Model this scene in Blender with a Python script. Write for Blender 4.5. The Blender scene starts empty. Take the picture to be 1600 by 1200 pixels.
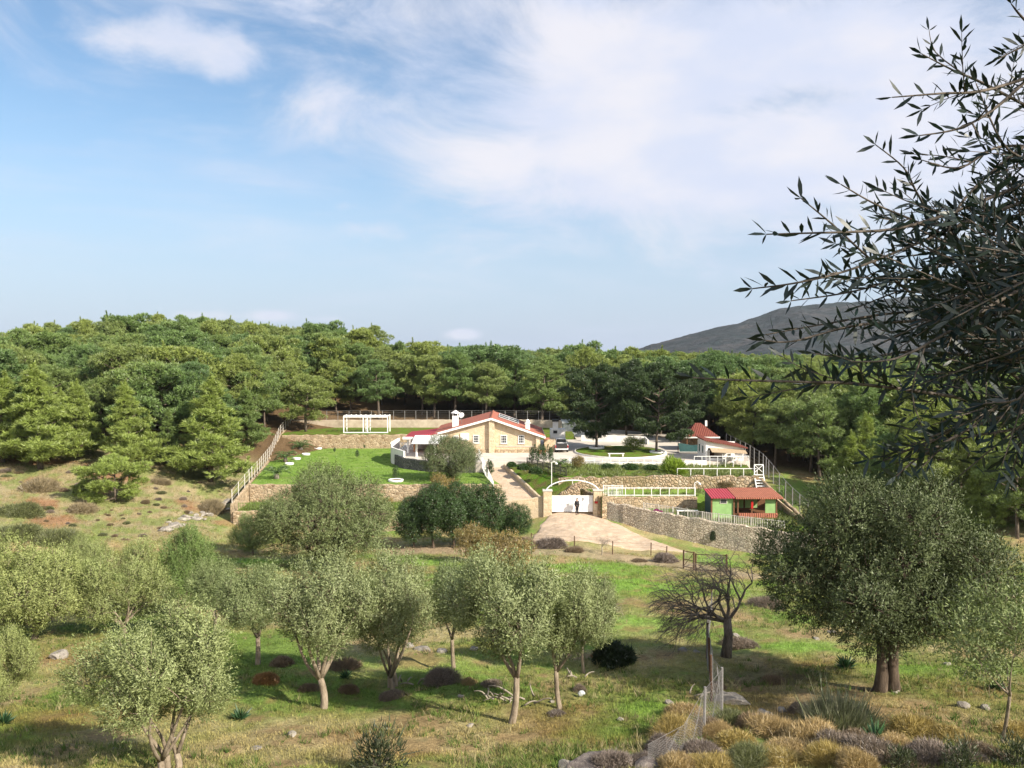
import bpy, bmesh, math, random
import numpy as np
from mathutils import Vector, Matrix
random.seed(7); RS = np.random.RandomState(11)
S = bpy.context.scene
COL = S.collection
R = math.radians

# ------------------------------------------------------------------ camera, sky, sun, exposure
F = 1305.0; PIT = math.atan(55 / F)
cam = bpy.data.cameras.new('camera'); cam.sensor_width = 36; cam.lens = 36 * F / 1600
cam.clip_start = 0.05; cam.clip_end = 12000
co = bpy.data.objects.new('camera', cam); COL.objects.link(co)
co.location = (0, 0, 0); co.rotation_euler = (math.pi / 2 - PIT, 0, 0)
S.camera = co
S.view_settings.view_transform = 'Standard'; S.view_settings.look = 'None'
S.view_settings.exposure = 1.0; S.view_settings.gamma = 1
SUN_AZ, SUN_EL = 126.0, 33.0          # clockwise from straight ahead
sl = bpy.data.lights.new('sun', 'SUN'); sl.energy = 5.0; sl.angle = R(0.5); sl.color = (1, .91, .77)
so = bpy.data.objects.new('sun', sl); COL.objects.link(so)
sd = Vector((math.sin(R(SUN_AZ)) * math.cos(R(SUN_EL)), math.cos(R(SUN_AZ)) * math.cos(R(SUN_EL)), math.sin(R(SUN_EL))))
so.rotation_euler = sd.to_track_quat('Z', 'Y').to_euler(); so.location = sd * 300

def make_world():
    w = bpy.data.worlds.new('World'); S.world = w; w.use_nodes = True
    nt = w.node_tree; nt.nodes.clear(); N = nt.nodes.new; L = nt.links.new
    def mth(op, a, b=None, c=None):
        n = N('ShaderNodeMath'); n.operation = op
        for i, v in enumerate((a, b, c)):
            if v is None: continue
            if isinstance(v, (int, float)): n.inputs[i].default_value = v
            else: L(v, n.inputs[i])
        return n.outputs[0]
    out = N('ShaderNodeOutputWorld'); bg = N('ShaderNodeBackground'); L(bg.outputs[0], out.inputs[0])
    sky = N('ShaderNodeTexSky'); sky.sky_type = 'NISHITA'; sky.sun_disc = False
    sky.sun_elevation = R(SUN_EL); sky.sun_rotation = R(SUN_AZ)
    sky.air_density = 1.0; sky.dust_density = 0.6; sky.ozone_density = 1.5
    tc = N('ShaderNodeTexCoord'); sep = N('ShaderNodeSeparateXYZ'); L(tc.outputs['Generated'], sep.inputs[0])
    az = mth('ARCTAN2', sep.outputs[0], sep.outputs[1]); el = mth('ARCSINE', sep.outputs[2])
    def vec(ka, ke, off, tilt=0.0):
        c = N('ShaderNodeCombineXYZ')
        L(mth('MULTIPLY', mth('ADD', az, mth('MULTIPLY', el, tilt)), ka), c.inputs[0]); L(mth('MULTIPLY', el, ke), c.inputs[1]); c.inputs[2].default_value = off
        return c.outputs[0]
    def noise(v, sc, det=8, rough=.55, dist=0.0):
        n = N('ShaderNodeTexNoise'); n.inputs['Scale'].default_value = sc; n.inputs['Detail'].default_value = det
        n.inputs['Roughness'].default_value = rough; n.inputs['Distortion'].default_value = dist
        L(v, n.inputs['Vector']); return n.outputs[0]
    def blob(px, py, sx, sy, wgt, tilt=0.0):
        a0 = math.atan((px - 800) / F); e0 = math.atan((545 - py) / F); sx /= F; sy /= F
        da = mth('SUBTRACT', az, a0); de = mth('SUBTRACT', el, e0)
        if tilt: de = mth('ADD', de, mth('MULTIPLY', da, tilt))
        da = mth('MULTIPLY', da, 1 / sx); de = mth('MULTIPLY', de, 1 / sy)
        q = mth('ADD', mth('MULTIPLY', da, da), mth('MULTIPLY', de, de))
        return mth('MULTIPLY', mth('EXPONENT', mth('MULTIPLY', q, -1)), wgt)
    def add(*xs):
        r = xs[0]
        for x in xs[1:]: r = mth('ADD', r, x)
        return r
    def smooth(x, a, b):
        n = N('ShaderNodeMapRange'); n.interpolation_type = 'SMOOTHSTEP'
        L(x, n.inputs[0]); n.inputs[1].default_value = a; n.inputs[2].default_value = b
        n.inputs[3].default_value = 0; n.inputs[4].default_value = 1
        return n.outputs[0]
    n1 = noise(vec(1, 2.0, 1.7, 0.35), 4.4, 11, .64, .6)
    n2 = noise(vec(1, 1.5, 8.3), 10.0, 9, .62, .3)
    n3 = noise(vec(1, 5.0, 4.1, 0.0), 2.6, 8, .6, .3)
    # broad veil on the upper right
    veil = add(blob(260, 60, 260, 70, .28), blob(1120, 110, 430, 120, .8), blob(860, 210, 330, 110, .55, -.1), blob(1480, 250, 300, 140, .85),
               blob(1010, 285, 300, 70, .5), blob(640, 20, 300, 60, .38), blob(1180, 310, 120, 50, .22), blob(1240, 180, 190, 26, -.5, -.05),
               blob(1250, 400, 420, 50, .18), blob(60, 10, 170, 50, .35), blob(520, 190, 120, 40, .2, -.2))
    dv = smooth(mth('ADD', veil, mth('MULTIPLY', mth('SUBTRACT', n1, .5), 1.9)), .08, .92)
    # puffy cloud upper left and small ones near the horizon
    puff = add(blob(270, 112, 120, 34, .85, .0), blob(290, 72, 44, 40, .6), blob(362, 88, 46, 34, .55), blob(360, 140, 46, 26, .6), blob(190, 112, 50, 20, .4),
               blob(575, 362, 66, 18, .85, .0), blob(545, 328, 34, 12, .6), blob(724, 522, 28, 9, 1.5),
               blob(430, 496, 36, 11, 1.3), blob(310, 496, 60, 10, .9), blob(670, 432, 40, 9, .3), blob(925, 470, 30, 5, .3), blob(240, 465, 30, 4, .3),
               blob(860, 440, 20, 5, .3), blob(20, 415, 20, 6, .3), blob(515, 500, 32, 9, .9))
    dp = smooth(mth('ADD', puff, mth('MULTIPLY', mth('SUBTRACT', n2, .5), 2.0)), .2, 1.25)
    # thin streaks over the whole sky, and general cloud away from the picture
    st = smooth(add(n3, blob(380, 370, 330, 50, .14, .13), blob(800, 440, 700, 60, .1)), .5, .85)
    st = mth('MULTIPLY', st, .48)
    dens = mth('MAXIMUM', mth('MULTIPLY', dv, .96), mth('MULTIPLY', dp, .85)); dens = mth('MAXIMUM', dens, st)
    # unseen bright broken cloud, added behind the viewer as fill light
    bk = smooth(mth('ADD', mth('MULTIPLY', sep.outputs[1], -1), mth('MULTIPLY', mth('SUBTRACT', n2, .5), .9)), .1, .6)
    # cloud whiteness with greyer undersides
    sh = smooth(noise(vec(1, 2.2, 2.9), 5.5, 6), .34, .68)
    ramp = N('ShaderNodeMix'); ramp.data_type = 'RGBA'; L(sh, ramp.inputs[0])
    ramp.inputs[6].default_value = (3.65, 3.95, 4.85, 1); ramp.inputs[7].default_value = (4.55, 4.5, 4.85, 1)
    tint = N('ShaderNodeMix'); tint.data_type = 'RGBA'; tint.blend_type = 'MULTIPLY'; tint.inputs[0].default_value = 1
    L(sky.outputs[0], tint.inputs[6]); tint.inputs[7].default_value = SKY_TINT
    # horizon paling
    hz = smooth(el, .30, -.02)
    pal = N('ShaderNodeMix'); pal.data_type = 'RGBA'; L(mth('MULTIPLY', hz, .85), pal.inputs[0])
    L(tint.outputs[2], pal.inputs[6]); pal.inputs[7].default_value = (2.6, 3.1, 4.15, 1)
    mx = N('ShaderNodeMix'); mx.data_type = 'RGBA'; L(dens, mx.inputs[0]); L(pal.outputs[2], mx.inputs[6]); L(ramp.outputs[2], mx.inputs[7])
    m3 = N('ShaderNodeMix'); m3.data_type = 'RGBA'; L(mth('MULTIPLY', bk, .9), m3.inputs[0]); L(mx.outputs[2], m3.inputs[6]); m3.inputs[7].default_value = (8.0, 8.0, 8.5, 1)
    L(m3.outputs[2], bg.inputs[0]); bg.inputs[1].default_value = .1
SKY_TINT = (.66, .76, .80, 1)
make_world()

# ------------------------------------------------------------------ helpers
def ray(px, py):
    u = (px - 800) / F; v = (600 - py) / F; c, s = math.cos(PIT), math.sin(PIT)
    return (u, c + s * v, -s + c * v)
def W(px, py, D):
    r = ray(px, py); k = D / r[1]
    return Vector((r[0] * k, D, r[2] * k))
def AT(px, D): return (px - 800) / F * D           # x of a picture column at distance D (level ray)

def wloc(o):
    v = Vector((0, 0, 0))
    while o is not None: v = v + Vector(o.location); o = o.parent
    return v
def tag(o, label=None, cat=None, group=None, kind=None):
    if label: o['label'] = label
    if cat: o['category'] = cat
    if group: o['group'] = group
    if kind: o['kind'] = kind
    return o
def thing(name, label, cat, loc=(0, 0, 0), rotz=0, group=None):
    o = bpy.data.objects.new(name, None); COL.objects.link(o); o.empty_display_size = .3
    o.location = loc; o.rotation_euler = (0, 0, rotz)
    return tag(o, label, cat, group)
def link(name, me, mat, parent=None):
    o = bpy.data.objects.new(name, me); COL.objects.link(o)
    if mat: me.materials.append(mat)
    if parent: o.parent = parent
    return o
def fast_mesh(name, V, n):
    """faces of n consecutive vertices each"""
    V = np.asarray(V, dtype=np.float32).reshape(-1, 3); nv = len(V); nf = nv // n
    me = bpy.data.meshes.new(name)
    me.vertices.add(nv); me.vertices.foreach_set('co', V.ravel())
    me.loops.add(nv); me.loops.foreach_set('vertex_index', np.arange(nv, dtype=np.int32))
    me.polygons.add(nf); me.polygons.foreach_set('loop_start', np.arange(0, nv, n, dtype=np.int32))
    me.update(calc_edges=True); return me

class MB:
    def __init__(s): s.v = []; s.f = []
    def add(s, vs, fs):
        b = len(s.v); s.v += [tuple(v) for v in vs]; s.f += [tuple(i + b for i in f) for f in fs]; return s
    def box(s, x0, x1, y0, y1, z0, z1):
        return s.add([(x0, y0, z0), (x1, y0, z0), (x1, y1, z0), (x0, y1, z0), (x0, y0, z1), (x1, y0, z1), (x1, y1, z1), (x0, y1, z1)],
                     [(0, 3, 2, 1), (4, 5, 6, 7), (0, 1, 5, 4), (1, 2, 6, 5), (2, 3, 7, 6), (3, 0, 4, 7)])
    def bar(s, a, b, w, h, up=(0, 0, 1)):
        a, b = Vector(a), Vector(b); d = (b - a).normalized(); u = Vector(up)
        if abs(d.dot(u)) > .98: u = Vector((0, 1, 0))
        sx = d.cross(u).normalized() * w / 2; sz = sx.cross(d).normalized() * h / 2
        vs = [a - sx - sz, a + sx - sz, a + sx + sz, a - sx + sz, b - sx - sz, b + sx - sz, b + sx + sz, b - sx + sz]
        return s.add(vs, [(0, 1, 2, 3), (7, 6, 5, 4), (0, 4, 5, 1), (1, 5, 6, 2), (2, 6, 7, 3), (3, 7, 4, 0)])
    def prism(s, poly, z0, z1):
        n = len(poly); z0s = z0 if hasattr(z0, '__len__') else [z0] * n; z1s = z1 if hasattr(z1, '__len__') else [z1] * n
        vs = [(p[0], p[1], z0s[i]) for i, p in enumerate(poly)] + [(p[0], p[1], z1s[i]) for i, p in enumerate(poly)]
        fs = [tuple(range(n - 1, -1, -1)), tuple(range(n, 2 * n))] + [(i, (i + 1) % n, n + (i + 1) % n, n + i) for i in range(n)]
        return s.add(vs, fs)
    def extr(s, prof, axis_pts):
        """polygon prof [(x,z)] swept from y0 to y1"""
        y0, y1 = axis_pts; n = len(prof)
        vs = [(p[0], y0, p[1]) for p in prof] + [(p[0], y1, p[1]) for p in prof]
        return s.add(vs, [tuple(range(n)), tuple(range(2 * n - 1, n - 1, -1))] + [(i, n + i, n + (i + 1) % n, (i + 1) % n) for i in range(n)])
    def tube(s, pts, rad, n=6, cap=True):
        pts = [Vector(p) for p in pts]; k = len(pts); rad = rad if hasattr(rad, '__len__') else [rad] * k
        vs = []; ref = None
        for i, p in enumerate(pts):
            d = (pts[min(i + 1, k - 1)] - pts[max(i - 1, 0)]).normalized()
            if ref is None: ref = d.orthogonal().normalized()
            a = (ref - d * ref.dot(d)); a = a.normalized() if a.length > 1e-6 else d.orthogonal().normalized(); ref = a; b = d.cross(a)
            for j in range(n):
                t = 2 * math.pi * j / n; vs.append(p + (a * math.cos(t) + b * math.sin(t)) * rad[i])
        fs = [(i * n + j, i * n + (j + 1) % n, (i + 1) * n + (j + 1) % n, (i + 1) * n + j) for i in range(k - 1) for j in range(n)]
        if cap: fs += [tuple(range(n - 1, -1, -1)), tuple(range((k - 1) * n, k * n))]
        return s.add(vs, fs)
    def lathe(s, prof, c=(0, 0, 0), n=20):
        vs = [(c[0] + r * math.cos(2 * math.pi * j / n), c[1] + r * math.sin(2 * math.pi * j / n), c[2] + z) for r, z in prof for j in range(n)]
        k = len(prof)
        fs = [(i * n + j, i * n + (j + 1) % n, (i + 1) * n + (j + 1) % n, (i + 1) * n + j) for i in range(k - 1) for j in range(n)]
        fs += [tuple(range(n - 1, -1, -1)), tuple(range((k - 1) * n, k * n))]
        return s.add(vs, fs)
    def build(s, name, mat, parent=None, smooth=False, bevel=0, world=True):
        me = bpy.data.meshes.new(name); off = wloc(parent) if (parent and world) else Vector((0, 0, 0))
        me.from_pydata([tuple(Vector(v) - off) for v in s.v], [], s.f); me.validate()
        bm = bmesh.new(); bm.from_mesh(me); bmesh.ops.recalc_face_normals(bm, faces=bm.faces); bm.to_mesh(me); bm.free()
        if smooth:
            for p in me.polygons: p.use_smooth = True
        o = link(name, me, mat, parent)
        if bevel:
            m = o.modifiers.new('bevel', 'BEVEL'); m.width = bevel; m.segments = 2; m.limit_method = 'ANGLE'
        return o

def dup(root, loc, rotz=0, sc=1.0, label=None, group=None, color=None):
    r = root.copy(); COL.objects.link(r); r.location = loc; r.rotation_euler = (0, 0, rotz)
    r.scale = (sc,) * 3 if not hasattr(sc, '__len__') else sc
    if label: r['label'] = label
    if group: r['group'] = group
    for ch in list(root.children):
        c = ch.copy(); COL.objects.link(c); c.parent = r
        if color: c.color = color
        for g in ch.children:
            d = g.copy(); COL.objects.link(d); d.parent = c
    return r
USED = set()
def place(proto, loc, rotz=0, sc=1.0, label=None, group=None, color=None):
    if proto.name in USED: return dup(proto, loc, rotz, sc, label, group, color)
    USED.add(proto.name); proto.location = loc; proto.rotation_euler = (0, 0, rotz)
    proto.scale = (sc,) * 3 if not hasattr(sc, '__len__') else sc
    if label: proto['label'] = label
    if group: proto['group'] = group
    if color:
        for c in proto.children: c.color = color
    return proto

# numpy value noise
def _h(ix, iy, s):
    a = np.sin(ix * 127.1 + iy * 311.7 + s * 74.7) * 43758.5453
    return a - np.floor(a)
def vnoise(x, y, s=0):
    ix, iy = np.floor(x), np.floor(y); fx, fy = x - ix, y - iy
    fx = fx * fx * (3 - 2 * fx); fy = fy * fy * (3 - 2 * fy)
    return (_h(ix, iy, s) * (1 - fx) + _h(ix + 1, iy, s) * fx) * (1 - fy) + (_h(ix, iy + 1, s) * (1 - fx) + _h(ix + 1, iy + 1, s) * fx) * fy
def fbm(x, y, sc=1.0, oct=4, s=0):
    x = np.asarray(x, float) * sc; y = np.asarray(y, float) * sc; r = 0; a = .5; t = 0
    for i in range(oct):
        r = r + a * vnoise(x, y, s + i * 3); t += a; x = x * 2.03 + 5.2; y = y * 2.03 + 1.3; a *= .5
    return r / t

# ------------------------------------------------------------------ terrain heights
ctl = []
def cp(px, py, D): ctl.append(tuple(W(px, py, D)))
for px, D in ((-250, 19.5), (400, 19.5), (800, 19), (1200, 18.3), (1750, 18)): cp(px, 1200, D)
for px, D in ((-250, 26), (400, 26), (800, 25.5), (1200, 24.5), (1600, 25)): cp(px, 1100, D)
for px, D in ((-250, 36), (400, 35.5), (800, 35), (1200, 34.5), (1600, 36)): cp(px, 1000, D)
for px, D in ((0, 47), (500, 47), (1000, 46), (1600, 47)): cp(px, 940, D)
for px, D in ((-100, 59), (400, 61), (900, 62), (1200, 62), (1650, 60)): cp(px, 900, D)
for p in ((700, 870, 76), (1000, 870, 77), (1250, 871, 78), (650, 855, 82), (500, 850, 84), (400, 840, 88),
          (0, 850, 72), (250, 838, 81), (340, 825, 88), (150, 770, 94), (0, 760, 92), (330, 765, 103), (-150, 720, 100), (200, 731, 104),
          (400, 712, 119), (-300, 700, 108), (450, 690, 132), (1600, 850, 76), (1300, 780, 100), (1600, 800, 95), (1500, 720, 138), (1700, 760, 120),
          (860, 803.5, 92), (930, 805, 92), (795, 838, 85), (1075, 861, 80), (820, 849, 81.5), (1240, 800, 91), (1235, 770, 101), (1190, 715, 125)): cp(*p)
ctl += [(0, 100, -19.3), (-15, 95, -20.2), (-28, 95, -20.3), (-20, 110, -18.6), (-20, 125, -17.6), (15, 105, -18.3), (5, 120, -17), (-5, 135, -16), (22, 88, -20.3), (27, 84, -20.4), (17, 86, -19.9), (25, 110, -17.5), (20, 130, -16), (-30, 137, -15.6)]
for px, D, z in ((-300, 165, -11), (30, 165, -10.8), (180, 168, -8.0), (300, 172, -7.6), (420, 176, -8.0), (560, 178, -9.6), (640, 180, -11.2), (500, 150, -12.6), (700, 150, -13.2), (800, 180, -12.6), (900, 152, -14.4),
                 (1050, 150, -15.2), (1200, 200, -14.5), (1600, 190, -17), (-100, 260, -11.0), (300, 260, -8.5), (600, 260, -11.5), (900, 260, -12.6), (1300, 260, -14.6), (1700, 260, -16),
                 (-100, 420, -11.5), (400, 420, -11), (800, 420, -12.2), (1200, 420, -16), (1700, 420, -17), (-100, 900, -22), (800, 900, -20), (1700, 900, -24),
                 (-200, 3000, -30), (800, 3000, -30), (1800, 3000, -30)):
    ctl.append((AT(px, D), D, z))
for x in (-1, 0, 1): ctl += [(x * 5, 3, -2.7), (x * 9, 9, -5.4)]
ctl = np.array(ctl)
def _q(x, y):
    yy = np.maximum(y, 2.0)
    return np.clip(x / (yy + 15), -1.15, 1.15) * 2.0, np.log(yy + 15)
def _U(r2): return np.where(r2 > 1e-12, r2 * np.log(r2 + 1e-12), 0)
_a, _b = _q(ctl[:, 0], ctl[:, 1]); _n = len(ctl)
_K = _U((_a[:, None] - _a) ** 2 + (_b[:, None] - _b) ** 2) + np.eye(_n) * 2e-3
_P = np.stack([np.ones(_n), _a, _b], 1)
_sol = np.linalg.solve(np.block([[_K, _P], [_P.T, np.zeros((3, 3))]]), np.concatenate([ctl[:, 2], np.zeros(3)]))
def h0(x, y):
    x = np.asarray(x, float); y = np.asarray(y, float); sh = np.broadcast(x, y).shape
    x = np.broadcast_to(x, sh).ravel(); y = np.broadcast_to(y, sh).ravel(); out = np.empty(len(x))
    for i in range(0, len(x), 40000):
        a, b = _q(x[i:i + 40000], y[i:i + 40000])
        out[i:i + 40000] = _U((a[:, None] - _a) ** 2 + (b[:, None] - _b) ** 2) @ _sol[:_n] + _sol[_n] + _sol[_n + 1] * a + _sol[_n + 2] * b
    return out.reshape(sh)
def hgt(x, y):
    x = np.asarray(x, float); y = np.asarray(y, float)
    z = h0(x, y) + np.clip(2.0 - y, 0, 80) * .22
    amp = np.clip(np.abs(y) / 40, .3, 1)
    near = np.clip((120 - y) / 40, 0, 1)
    z = z + (fbm(x, y, .35, 4, 5) - .5) * .55 * amp * near + (fbm(x, y, 1.6, 3, 9) - .5) * .16 * near
    return z
def H(x, y): return float(hgt(np.array([x]), np.array([y]))[0])
def G(px, py, d0=12.0, d1=420.0):
    """where the sight line of a picture point meets the ground"""
    r = ray(px, py); D = np.geomspace(d0, d1, 900); x = r[0] / r[1] * D; z = r[2] / r[1] * D
    k = np.argmax(z < hgt(x, D)); k = max(k, 1)
    return Vector((x[k], D[k], H(x[k], D[k])))

# ------------------------------------------------------------------ materials
def nodes(name):
    m = bpy.data.materials.new(name); m.use_nodes = True; nt = m.node_tree; nt.nodes.clear()
    out = nt.nodes.new('ShaderNodeOutputMaterial'); return m, nt, out
def nz(nt, vec, scale, detail=6, rough=.6):
    n = nt.nodes.new('ShaderNodeTexNoise'); n.inputs['Scale'].default_value = scale; n.inputs['Detail'].default_value = detail
    n.inputs['Roughness'].default_value = rough; nt.links.new(vec, n.inputs['Vector']); return n
def ramp(nt, fac, stops):
    r = nt.nodes.new('ShaderNodeValToRGB'); nt.links.new(fac, r.inputs[0]); e = r.color_ramp.elements
    while len(e) < len(stops): e.new(.5)
    for i, (p, c) in enumerate(stops): e[i].position = p; e[i].color = (*c, 1) if hasattr(c, '__len__') else (c, c, c, 1)
    return r.outputs[0]
def mixc(nt, fac, a, b, mode='MIX'):
    n = nt.nodes.new('ShaderNodeMix'); n.data_type = 'RGBA'; n.blend_type = mode
    for i, v in ((0, fac), (6, a), (7, b)):
        if isinstance(v, (int, float)): n.inputs[i].default_value = v
        elif isinstance(v, tuple): n.inputs[i].default_value = (*v[:3], 1)
        else: nt.links.new(v, n.inputs[i])
    return n.outputs[2]
def pos(nt): return nt.nodes.new('ShaderNodeNewGeometry').outputs['Position']
def objc(nt): return nt.nodes.new('ShaderNodeTexCoord').outputs['Object']
def bumpn(nt, h, strength, dist):
    b = nt.nodes.new('ShaderNodeBump'); b.inputs['Strength'].default_value = strength; b.inputs['Distance'].default_value = dist
    nt.links.new(h, b.inputs['Height']); return b.outputs[0]
def bsdf(nt, out, col, rough=.8, normal=None, metal=0, spec=.3):
    b = nt.nodes.new('ShaderNodeBsdfPrincipled')
    if isinstance(col, tuple): b.inputs['Base Color'].default_value = (*col[:3], 1)
    else: nt.links.new(col, b.inputs['Base Color'])
    if isinstance(rough, (int, float)): b.inputs['Roughness'].default_value = rough
    else: nt.links.new(rough, b.inputs['Roughness'])
    b.inputs['Metallic'].default_value = metal; b.inputs['Specular IOR Level'].default_value = spec
    if normal is not None: nt.links.new(normal, b.inputs['Normal'])
    nt.links.new(b.outputs[0], out.inputs[0]); return b
def plain(name, c1, c2=None, scale=3, rough=.7, bump=.15, bdist=.02, metal=0, spec=.3, stain=None):
    """two-tone noisy paint / plaster / wood"""
    m, nt, out = nodes(name); p = pos(nt)
    c2 = c2 or tuple(x * .8 for x in c1)
    n = nz(nt, p, scale, 8); c = ramp(nt, n.outputs[0], ((.35, c2), (.65, c1)))
    if stain:
        n3 = nz(nt, p, scale * .35, 5); f = ramp(nt, n3.outputs[0], ((.52, 0.0), (.7, .8)))
        c = mixc(nt, f, c, stain)
    n2 = nz(nt, p, scale * 6, 4)
    bsdf(nt, out, c, rough, bumpn(nt, n2.outputs[0], bump, bdist), metal, spec); return m
def stone(name, cols, mortar, scale=3.0, flat=1.3, gap=.09, bump=1.0, bdist=.08, stain=None):
    m, nt, out = nodes(name); p = pos(nt)
    mp = nt.nodes.new('ShaderNodeMapping'); nt.links.new(p, mp.inputs[0]); mp.inputs['Scale'].default_value = (1, 1, flat)
    w = nz(nt, mp.outputs[0], 2.2, 3); v0 = mixc(nt, .12, mp.outputs[0], w.outputs['Color'], 'ADD')
    va = nt.nodes.new('ShaderNodeTexVoronoi'); va.inputs['Scale'].default_value = scale; nt.links.new(v0, va.inputs['Vector'])
    ve = nt.nodes.new('ShaderNodeTexVoronoi'); ve.feature = 'DISTANCE_TO_EDGE'; ve.inputs['Scale'].default_value = scale; nt.links.new(v0, ve.inputs['Vector'])
    sep = nt.nodes.new('ShaderNodeSeparateColor'); nt.links.new(va.outputs['Color'], sep.inputs[0])
    k = len(cols); c = ramp(nt, sep.outputs[0], tuple((i / max(1, k - 1), cc) for i, cc in enumerate(cols)))
    n = nz(nt, p, 9, 6); c = mixc(nt, .6, c, ramp(nt, n.outputs[0], ((.3, .55), (.7, 1.25))), 'MULTIPLY')
    e = ramp(nt, ve.outputs['Distance'], ((gap * .35, 0.0), (gap, 1.0)))
    c = mixc(nt, e, mortar, c)
    if stain:
        n3 = nz(nt, p, .5, 6, .65); c = mixc(nt, ramp(nt, n3.outputs[0], ((.48, 0.0), (.62, .75))), c, stain)
    hgt_ = mixc(nt, .75, n.outputs[0], ramp(nt, ve.outputs['Distance'], ((0, 0.0), (gap * 2, 1.0))))
    bsdf(nt, out, c, .9, bumpn(nt, hgt_, bump, bdist), 0, .2); return m
def leafm(name, top, under, var=.35, trans=.25, hue=None, objcol=False, rv=.8, gloss=.035):
    """foliage: face colour differs per side, per clump (noise) and per tree (random)"""
    m, nt, out = nodes(name); g = nt.nodes.new('ShaderNodeNewGeometry'); oi = nt.nodes.new('ShaderNodeObjectInfo')
    c = mixc(nt, g.outputs['Backfacing'], top, under)
    if objcol: c = mixc(nt, 1, c, oi.outputs['Color'], 'MULTIPLY')
    n = nz(nt, g.outputs['Position'], 1.1, 4); c = mixc(nt, 1, c, ramp(nt, n.outputs[0], ((.3, 1 - var), (.7, 1 + var))), 'MULTIPLY')
    ri = nt.nodes.new('ShaderNodeMath'); ri.operation = 'MULTIPLY'; nt.links.new(g.outputs['Random Per Island'], ri.inputs[0]); ri.inputs[1].default_value = 1
    c = mixc(nt, rv, c, ramp(nt, ri.outputs[0], ((0, .6), (1, 1.4))), 'MULTIPLY')
    if hue: c = mixc(nt, 1, c, ramp(nt, oi.outputs['Random'], ((0, (1.15, 1.1, .85)), (.35, (1.0, 1.0, 1.0)), (.7, hue), (1, (hue[0] * .72, hue[1] * .8, hue[2] * .95)))), 'MULTIPLY')
    d = nt.nodes.new('ShaderNodeBsdfDiffuse'); t = nt.nodes.new('ShaderNodeBsdfTranslucent'); gl = nt.nodes.new('ShaderNodeBsdfGlossy')
    gl.inputs['Roughness'].default_value = .45; gl.inputs['Color'].default_value = (1, 1, 1, 1)
    nt.links.new(c, d.inputs[0]); nt.links.new(mixc(nt, 1, c, (1.25, 1.3, .6), 'MULTIPLY'), t.inputs[0])
    ms = nt.nodes.new('ShaderNodeMixShader'); ms.inputs[0].default_value = trans
    nt.links.new(d.outputs[0], ms.inputs[1]); nt.links.new(t.outputs[0], ms.inputs[2])
    m2 = nt.nodes.new('ShaderNodeMixShader'); m2.inputs[0].default_value = gloss
    nt.links.new(ms.outputs[0], m2.inputs[1]); nt.links.new(gl.outputs[0], m2.inputs[2])
    nt.links.new(m2.outputs[0], out.inputs[0]); return m
def barkm(name, a, b, scale=6):
    m, nt, out = nodes(name); p = objc(nt)
    mp = nt.nodes.new('ShaderNodeMapping'); nt.links.new(p, mp.inputs[0]); mp.inputs['Scale'].default_value = (1, 1, .3)
    n = nz(nt, mp.outputs[0], scale, 8, .7); c = ramp(nt, n.outputs[0], ((.35, a), (.65, b)))
    bsdf(nt, out, c, .95, bumpn(nt, n.outputs[0], 1.0, .06), 0, .1); return m

M = {}
M['pine'] = leafm('pine_needles', (.19, .24, .072), (.205, .255, .08), .4, .2, hue=(.74, .88, .84))
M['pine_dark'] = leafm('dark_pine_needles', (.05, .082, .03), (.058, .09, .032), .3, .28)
M['pine_lime'] = leafm('young_pine_needles', (.18, .24, .062), (.195, .255, .07), .38, .22, objcol=True)
M['olive'] = leafm('olive_leaves', (.15, .182, .07), (.225, .258, .122), .28, .14, objcol=True, rv=.4, gloss=.015)
M['olive_old'] = leafm('old_olive_leaves', (.058, .076, .028), (.122, .143, .07), .32, .12, objcol=True, rv=.4, gloss=.015)
M['olive_near'] = leafm('shaded_olive_leaves', (.012, .024, .019), (.03, .044, .038), .2, .12)  # shade of the tree's own crown put into this darker leaf colour
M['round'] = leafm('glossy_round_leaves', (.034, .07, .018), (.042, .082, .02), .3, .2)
M['shrub'] = leafm('dry_shrub_twigs', (1, 1, 1), (.8, .8, .8), .25, .1, objcol=True)
M['palm'] = leafm('palm_leaflets', (.05, .09, .025), (.08, .13, .04), .2, .15)
M['bark_pine'] = barkm('pine_bark', (.06, .048, .04), (.17, .135, .105))
M['bark_olive'] = barkm('olive_bark', (.13, .10, .07), (.34, .28, .21))
M['bark_old'] = barkm('old_olive_bark', (.045, .034, .026), (.14, .105, .078), 4)
M['bark_bare'] = barkm('dark_bare_bark', (.07, .058, .048), (.22, .185, .155))
M['stone_tan'] = stone('tan_rubble_stone', [(.22, .15, .085), (.44, .33, .21), (.33, .25, .16), (.52, .41, .28)], (.36, .29, .2), 2.6, 1.2, .07)
M['stone_house'] = stone('house_stone', [(.44, .34, .22), (.55, .43, .29), (.49, .385, .25), (.59, .48, .34)], (.54, .44, .31), 2.4, 1.3, .05, .6, .04, stain=(.42, .34, .24))
M['stone_grey'] = stone('grey_dry_stone', [(.32, .265, .20), (.56, .475, .37), (.44, .37, .285), (.62, .53, .42)], (.24, .19, .14), 3.6, 1.2, .09, .9, .08, stain=(.3, .27, .22))
M['stone_dark'] = stone('dark_stone', [(.09, .088, .085), (.2, .19, .18), (.14, .135, .13)], (.05, .05, .05), 3.2, 1.2, .09)
M['stone_rough'] = stone('rough_boulders', [(.26, .18, .11), (.44, .33, .22), (.34, .25, .17), (.48, .40, .30), (.2, .15, .1)], (.2, .15, .09), 2.7, 1.0, .11, 1, .1, stain=(.22, .17, .09))
M['plaster'] = plain('white_plaster', (.78, .76, .72), (.68, .66, .62), 1.2, .8, .1, stain=(.52, .5, .46))
M['render_wall'] = plain('weathered_render', (.46, .39, .30), (.33, .27, .2), .9, .9, .3, .03, stain=(.22, .18, .13))
M['white'] = plain('white_paint', (.8, .79, .76), (.7, .69, .67), 4, .5, .05)
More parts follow.
